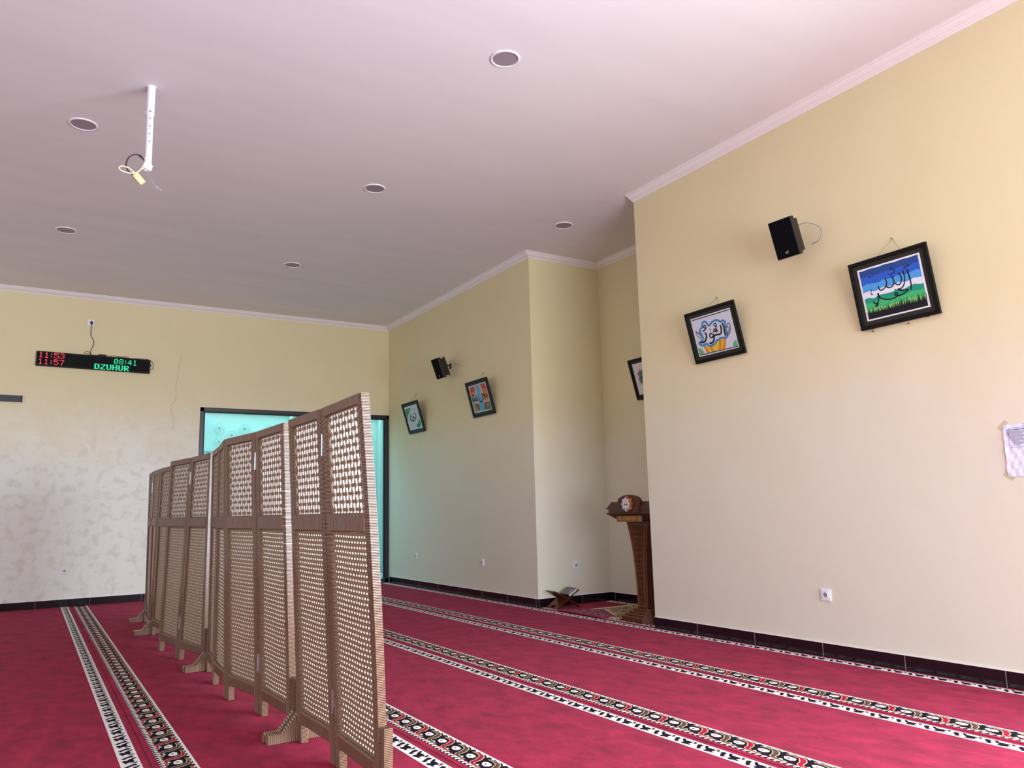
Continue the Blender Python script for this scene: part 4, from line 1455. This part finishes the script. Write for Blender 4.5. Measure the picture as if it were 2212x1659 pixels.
# ================================================================ taped paper notice
nt_ = empty('paper_notice', (W, 2.260, 1.218), (0, 0, RIGHT))
tag(nt_, 'white printed paper sheet taped to the near right wall at the right edge', 'paper')
m_ = MB()
NX, NZ_ = 10, 14
random.seed(4)
PWD, PHT = .214, .306
def py(i, j):
    e = abs(i / NX - .5) * 2
    return -.0025 - .004 * math.sin(i * 1.3 + j * .7) ** 2 - .0025 * math.sin(j * 1.1) ** 2 * e - .003 * (i == 0) * (3 < j < 11)
for i in range(NX):
    for j in range(NZ_):
        q = [(i, j), (i + 1, j), (i + 1, j + 1), (i, j + 1)]
        m_.face([(-PWD / 2 + PWD * a / NX - (.004 if b < 4 else 0), py(a, b), PHT * b / NZ_) for a, b in q])
m_.build('sheet', M['paper'], nt_, smooth=True, recalc=False)
m_ = MB()
def bar(x0, x1, z0, z1, mi):
    m_.face([(x0, -.0105, z0), (x1, -.0105, z0), (x1, -.0105, z1), (x0, -.0105, z1)], mi)
bar(-.072, .09, .284, .287, 0); bar(-.085, .10, .272, .276, 1)
m_.face([(-.084, -.0105, .268), (-.052, -.0105, .268), (-.052, -.0105, .205), (-.056, -.0105, .205), (-.078, -.0105, .240)], 0)
for k in range(4):
    bar(-.050, -.010, .250 - .021 * k, .266 - .021 * k, 0)
    for j in range(3):
        bar(-.006 + .03 * j, .018 + .03 * j, .252 - .021 * k, .264 - .021 * k - .006 * (j % 2), 0)
for p_ in [(-.078, .168, .100, .171), (-.078, .178, .100, .180), (-.079, .178, -.076, .262)]:
    bar(p_[0], p_[2], p_[1], p_[3], 0)
m_.build('print', [M['ink'], M['ink_dark']], nt_, recalc=False)
for (x, z, r) in ((-.107, .306, .75), (-.107, .002, -.62), (.107, .306, -.75), (.107, .002, .62)):
    m_ = MB()
    ca, sa = math.cos(r), math.sin(r)
    f_ = lambda a, b, c: (x + a * ca - c * sa, b, z + a * sa + c * ca)
    m_.box((-.032, -.0012, -.013), (.032, -.0004, .013), tf=f_)
    m_.build('tape_strip', M['tape'], nt_)

# ================================================================ lectern
lec = empty('lectern', (5.165, 5.935, 0), (0, 0, RIGHT))
tag(lec, 'carved brown wooden lectern with arched top, standing at the niche opening', 'lectern')


def octa(hw, y0, y1, c):
    return [(-hw + c, y0), (hw - c, y0), (hw, y0 + c), (hw, y1), (-hw, y1), (-hw, y0 + c)]


m_ = MB()
m_.loft([[(x, y, z) for x, y in octa(.222, -.175, .175, .07)] for z in (0, .046)], 0)
m_.loft([[(x, y, z) for x, y in octa(.224, -.177, .176, .07)] for z in (.046, .050)], 1)
m_.build('base_block', [M['wood_mid'], M['wood_gold']], lec)
for k in range(3):
    hw, y0, z0 = .190 - .033 * k, -.140 + .034 * k, .050 + .0205 * k
    m_ = MB()
    m_.loft([[(x, y, z) for x, y in octa(hw, y0, .15 - .01 * k, .055 - .01 * k)] for z in (z0, z0 + .016)], 0)
    m_.loft([[(x, y, z) for x, y in octa(hw + .001, y0 - .001, .151 - .01 * k, .055 - .01 * k)] for z in (z0 + .016, z0 + .0205)], 1)
    m_.build('base_step', [M['wood_mid'], M['wood_gold']], lec)
HWZ = [(.112, .0625), (.22, .0640), (.35, .0675), (.515, .078), (.65, .092), (.76, .108), (.86, .130), (.935, .150)]


def hw_at(z):
    for (a, p), (b, q) in zip(HWZ, HWZ[1:]):
        if z <= b:
            return p + (q - p) * (z - a) / (b - a)
    return HWZ[-1][1]


m_ = MB()
rg = []
for i in range(25):
    z = .112 + (.950 - .112) * i / 24
    w_ = hw_at(z)
    y0, y1 = -.035 - .02 * ((z - .1) / .84) ** 2, .10 + .03 * ((z - .1) / .84) ** 2
    rg.append([(-w_, y0, z), (w_, y0, z), (w_ + .012, y0 + .012, z), (w_ + .012, y1, z), (-w_ - .012, y1, z), (-w_ - .012, y0 + .012, z)])
m_.loft(rg)
m_.build('column', M['wood_mid'], lec)
# golden border of the carved panel
m_ = MB()
for s in (-1, 1):
    rg = []
    for i in range(25):
        z = .140 + (.925 - .140) * i / 24
        w_ = hw_at(z)
        yf = -.035 - .02 * ((z - .1) / .84) ** 2
        a, b = s * (w_ - .010), s * (w_ - .026)
        rg.append([(a, yf - .004, z), (b, yf - .004, z), (b, yf + .001, z), (a, yf + .001, z)])
    m_.loft(rg)
for z0, z1 in ((.132, .146), (.918, .930)):
    w_ = hw_at(z0) - .008
    yf = -.035 - .02 * ((z0 - .1) / .84) ** 2
    m_.box((-w_, yf - .004, z0), (w_, yf + .001, z1))
m_.build('panel_border', M['wood_gold'], lec)
# carving: rows of beads with curling leaves
m_ = MB()
random.seed(9)
z = .165
row = 0
while z < .905:
    w_ = hw_at(z) - .034
    yf = -.035 - .02 * ((z - .1) / .84) ** 2
    n = max(1, int(round(w_ * 2 / .048)))
    for i in range(n):
        cx = (i + .5) / n * 2 * w_ - w_ if n > 1 else 0
        r = .0095 if row % 2 == 0 else .006
        rings = [[(cx + r * f * math.cos(2 * PI * j / 8), yf - d, z + r * 1.15 * f * math.sin(2 * PI * j / 8)) for j in range(8)] for f, d in ((1, 0), (.8, .005), (.35, .0075))]
        m_.loft(rings, 0 if row % 2 == 0 else 1)
        for s in (-1, 1):
            pts = [(cx + s * (.004 + .013 * t), yf - .003, z + .014 * s2 * math.sin(t * PI) + s2 * .012) for s2 in (1,) for t in (0, .25, .5, .75, 1.0)]
            m_.tube(pts, [.0034, .004, .0036, .003, .0018], 5, 1)
            pts = [(cx + s * (.014 - .010 * t), yf - .002, z - .018 + .008 * math.sin(t * PI)) for t in (0, .5, 1)]
            m_.tube(pts, [.002, .0035, .002], 5, 1)
    z += .0265
    row += 1
m_.build('carved_relief', [M['wood_gold'], mat('carved_wood_mid', srgb(110, 70, 34), .4)], lec, smooth=True)
# desk body
m_ = MB()
m_.loft([[(-.200, -.090, .953), (.200, -.090, .953), (.200, .13, .953), (-.200, .13, .953)], [(-.350, -.140, 1.025), (.350, -.140, 1.025), (.350, .20, 1.025), (-.350, .20, 1.025)]])
m_.build('desk_underside', M['wood_dark'], lec)
m_ = MB(); m_.box((-.353, -.146, 1.025), (.353, .205, 1.038)); m_.build('desk_ledge', M['wood_dark'], lec, bevel=.003)
m_ = MB(); m_.box((-.329, -.136, 1.038), (.329, .19, 1.070)); m_.build('desk_box', M['wood_dark'], lec)
m_ = MB()
m_.loft([[(-.357, -.142, 1.070), (.357, -.142, 1.070), (.357, .20, 1.070), (-.357, .20, 1.070)], [(-.357, -.142, 1.078), (.357, -.142, 1.078), (.357, .20, 1.078), (-.357, .20, 1.078)], [(-.307, -.118, 1.144), (.307, -.118, 1.144), (.307, -.08, 1.144), (-.307, -.08, 1.144)]])
m_.build('sloping_top', M['wood_dark'], lec)
m_ = MB()
pts = [(-.150, 1.036), (.150, 1.036), (.163, 1.120), (.170, 1.130)]
for k in range(1, 12):
    a = PI * k / 12
    pts.append((.168 * math.cos(a), 1.130 + .082 * math.sin(a) ** .8))
pts += [(-.170, 1.130), (-.163, 1.120)]
m_.prism(pts, lambda a, b: (a, -.152, b), lambda a, b: (a, -.112, b))
m_.build('arched_header', M['wood_dark'], lec, bevel=.004)
m_ = MB(); m_.loft([[(-.169, -.128, .950), (.171, -.128, .950), (.171, -.128, 1.008), (-.169, -.128, 1.008)], [(-.169, -.166, .950), (.150, -.166, .950), (.150, -.166, 1.008), (-.169, -.166, 1.008)]])
npl = m_.build('name_plate', M['wood_gold'], lec, bevel=.002)
text('AL-FAKHIR', .060, mat('raised_gold_lettering', srgb(168, 126, 66), .4), npl, (-.009, -.1665, .979), sx=.92, ext=.0018)


def star(r1, r2, cx=0, cz=0, n=8, ph=PI / 2, sx=1.0):
    return [(cx + sx * (r1 if k % 2 == 0 else r2) * math.cos(ph + PI * k / n), cz + (r1 if k % 2 == 0 else r2) * math.sin(ph + PI * k / n)) for k in range(2 * n)]


em = MB()
em.prism(star(.078, .058, 0, 1.122), lambda a, b: (a, -.182, b), lambda a, b: (a, -.150, b), 0)
eo = em.build('star_emblem', [M['wood_mid'], mat('emblem_wood_edge', srgb(166, 96, 44), .5)], lec)
for p_ in eo.data.polygons:
    if abs(p_.normal.y) < .5:
        p_.material_index = 1
m_ = MB()
lay = [(star(.077, .057, 0, 1.122), 0), (star(.071, .0525, 0, 1.122), 1), (star(.0635, .047, 0, 1.124), 0), (star(.060, .0445, 0, 1.125), 2)]
for k, (st, mi) in enumerate(lay):
    m_.face([(a, -.1824 - .0003 * k, b) for a, b in st], mi)
yk = -.1838
for s in (-1, 1):
    m_.face([(s * .006, yk, 1.112), (s * .030, yk, 1.104), (s * .034, yk, 1.112), (s * .016, yk, 1.122), (s * .004, yk, 1.118)], 0)
ribbon(m_, [(-.024, 1.120), (-.010, 1.146), (0, 1.160), (.010, 1.146), (.024, 1.120)], .006, yk - .0002, 3)
ribbon(m_, [(-.012, 1.130), (0, 1.116), (.012, 1.130)], .004, yk - .0002, 3)
m_.face([(-.050, yk, 1.092), (.050, yk, 1.092), (.050, yk, 1.104), (-.050, yk, 1.104)], 1)
m_.face([(-.036, yk, 1.072), (.036, yk, 1.072), (.036, yk, 1.091), (-.036, yk, 1.091)], 1)
m_.face([(0, yk, 1.046), (.018, yk, 1.070), (-.018, yk, 1.070)], 1)
m_.build('emblem_face', [mat('emblem_navy', srgb(30, 52, 84), .5), mat('emblem_white', srgb(226, 224, 232), .5), mat('emblem_blush', srgb(226, 206, 208), .5), mat('emblem_copper', srgb(190, 140, 120), .5)], eo, recalc=False)
text('AL-FAKHIR', .0155, mat('emblem_ink', srgb(40, 38, 48), .6), eo, (0, yk - .0006, 1.082), ext=.0003, sx=.9)

# ================================================================ folding book stand and book
bs = empty('book_stand', (5.160, 7.205, 0))
tag(bs, 'dark brown crossed wooden book stand on the floor at the niche corner', 'book stand')


def board(name, sgn):
    """one board of the X: from the foot on one side to the arm on the other"""
    L = .375
    ang = math.atan2(.183, .325)
    poly = [(0, 0), (0, .045), (.030, .055), (.055, .075), (.062, .105), (.055, .135), (.030, .155), (0, .165), (0, .210), (.175, .210), (.180, .202), (L, .202), (L, .008), (.180, .008), (.175, 0)]
    th = .009
    def mp(s, y, t):
        x = -.162 + s * math.cos(ang) - t * math.sin(ang)
        z = s * math.sin(ang) + t * math.cos(ang)
        return (sgn * x, y, z + .0)
    m2 = MB()
    m2.prism(poly, lambda s, y: mp(s, y, 0), lambda s, y: mp(s, y, th))
    return m2.build(name, M['rehal'], bs)


board('stand_board', 1)
board('stand_board', -1)
bk = empty('book', (5.160, 7.215, 0))
tag(bk, 'closed thick book with grey patterned cover lying on the wooden stand', 'book')
ang = math.atan2(.183, .325)


def bt(s, y, t):
    s += .222; t += .0115
    return (-.162 + s * math.cos(ang) - t * math.sin(ang), y, s * math.sin(ang) + t * math.cos(ang))


m_ = MB(); m_.box((.004, .003, .003), (.128, .178, .027), tf=lambda a, b, c: bt(a, b, c)); m_.build('page_block', M['pages'], bk)
m_ = MB(); m_.box((0, 0, 0), (.132, .181, .003), tf=lambda a, b, c: bt(a, b, c)); m_.box((0, 0, .027), (.132, .181, .030), tf=lambda a, b, c: bt(a, b, c)); m_.build('cover', M['book_cover'], bk)
m_ = MB(); m_.box((-.003, 0, 0), (.003, .181, .030), tf=lambda a, b, c: bt(a, b, c)); m_.build('spine', M['book_spine'], bk)
m_ = MB(); m_.face([bt(.03, .020, .0304), bt(.095, .020, .0304), bt(.095, .030, .0304), bt(.03, .030, .0304)]); m_.build('title_strip', M['p_line'], bk, recalc=False)

# ================================================================ prayer rugs in the niche
def rug_material(name, base, cols, scale):
    m = bpy.data.materials.new(name)
    m.use_nodes = True
    nt = m.node_tree
    b = nt.nodes['Principled BSDF']
    b.inputs['Roughness'].default_value = .95
    b.inputs['Specular IOR Level'].default_value = .1
    geo = node(nt, 'ShaderNodeNewGeometry')
    v = node(nt, 'ShaderNodeTexVoronoi')
    v.inputs['Scale'].default_value = scale
    nt.links.new(geo.outputs['Position'], v.inputs['Vector'])
    n = node(nt, 'ShaderNodeTexNoise')
    n.inputs['Scale'].default_value = scale * .9
    n.inputs['Distortion'].default_value = 2.0
    nt.links.new(geo.outputs['Position'], n.inputs['Vector'])
    f = math_node(nt, 'ADD', math_node(nt, 'MULTIPLY', v.outputs['Distance'], .6), math_node(nt, 'MULTIPLY', n.outputs['Fac'], .7))
    r = node(nt, 'ShaderNodeValToRGB')
    r.color_ramp.interpolation = 'CONSTANT'
    e = r.color_ramp.elements
    e[0].position, e[0].color = 0, base
    e[1].position, e[1].color = .86, cols[-1]
    for p, c in zip((.55, .66, .76), cols):
        k = e.new(p); k.color = c
    nt.links.new(f, r.inputs[0])
    nt.links.new(r.outputs[0], b.inputs['Base Color'])
    return m


RUG1 = rug_material('burgundy_floral_weave', srgb(112, 22, 46), [srgb(90, 40, 74), srgb(178, 150, 160), srgb(132, 30, 58)], 26)
RUG2 = rug_material('tan_floral_weave', srgb(176, 158, 122), [srgb(120, 98, 66), srgb(206, 190, 156), srgb(70, 52, 56)], 15)


def quadslab(mb, q, z0, z1, mi):
    mb.loft([[(x, y, z0) for x, y in q], [(x, y, z1) for x, y in q]], mi)


m_ = MB()
quadslab(m_, [(4.975, 6.18), (5.36, 6.18), (5.36, 5.62), (5.93, 5.62), (5.93, 6.93), (5.20, 6.96)], .0022, .007, 0)
quadslab(m_, [(5.02, 6.22), (5.40, 6.22), (5.40, 5.75), (5.86, 5.75), (5.86, 6.86), (5.24, 6.88)], .007, .0076, 1)
o_ = m_.build('prayer_rug', [mat('rug_cream_border', srgb(206, 194, 164), .95), RUG2]); tag(o_, 'tan and olive floral prayer rug spread in the niche behind the lectern base', 'rug', 'patterned rugs in the niche')
m_ = MB()
quadslab(m_, [(4.925, 6.30), (5.13, 6.33), (5.36, 6.78), (5.05, 7.10), (4.955, 7.14)], .0078, .0120, 0)
quadslab(m_, [(4.965, 6.38), (5.10, 6.40), (5.29, 6.76), (5.07, 6.98), (5.00, 7.00)], .0120, .0128, 1)
m_.tube(smooth_path([(4.930, 6.30, .010), (4.928, 6.6, .013), (4.938, 6.9, .011), (4.955, 7.14, .010)], 6), .0065, 8, 0)
quadslab(m_, [(5.11, 6.34), (5.13, 6.33), (5.36, 6.78), (5.33, 6.79)], .0120, .0130, 2)
o_ = m_.build('prayer_rug', [mat('rug_burgundy_edge', srgb(150, 36, 70), .95), RUG1, mat('rug_cream_edge', srgb(206, 194, 174), .95)]); tag(o_, 'burgundy floral prayer rug with cream edge between the book stand and the lectern', 'rug', 'patterned rugs in the niche')
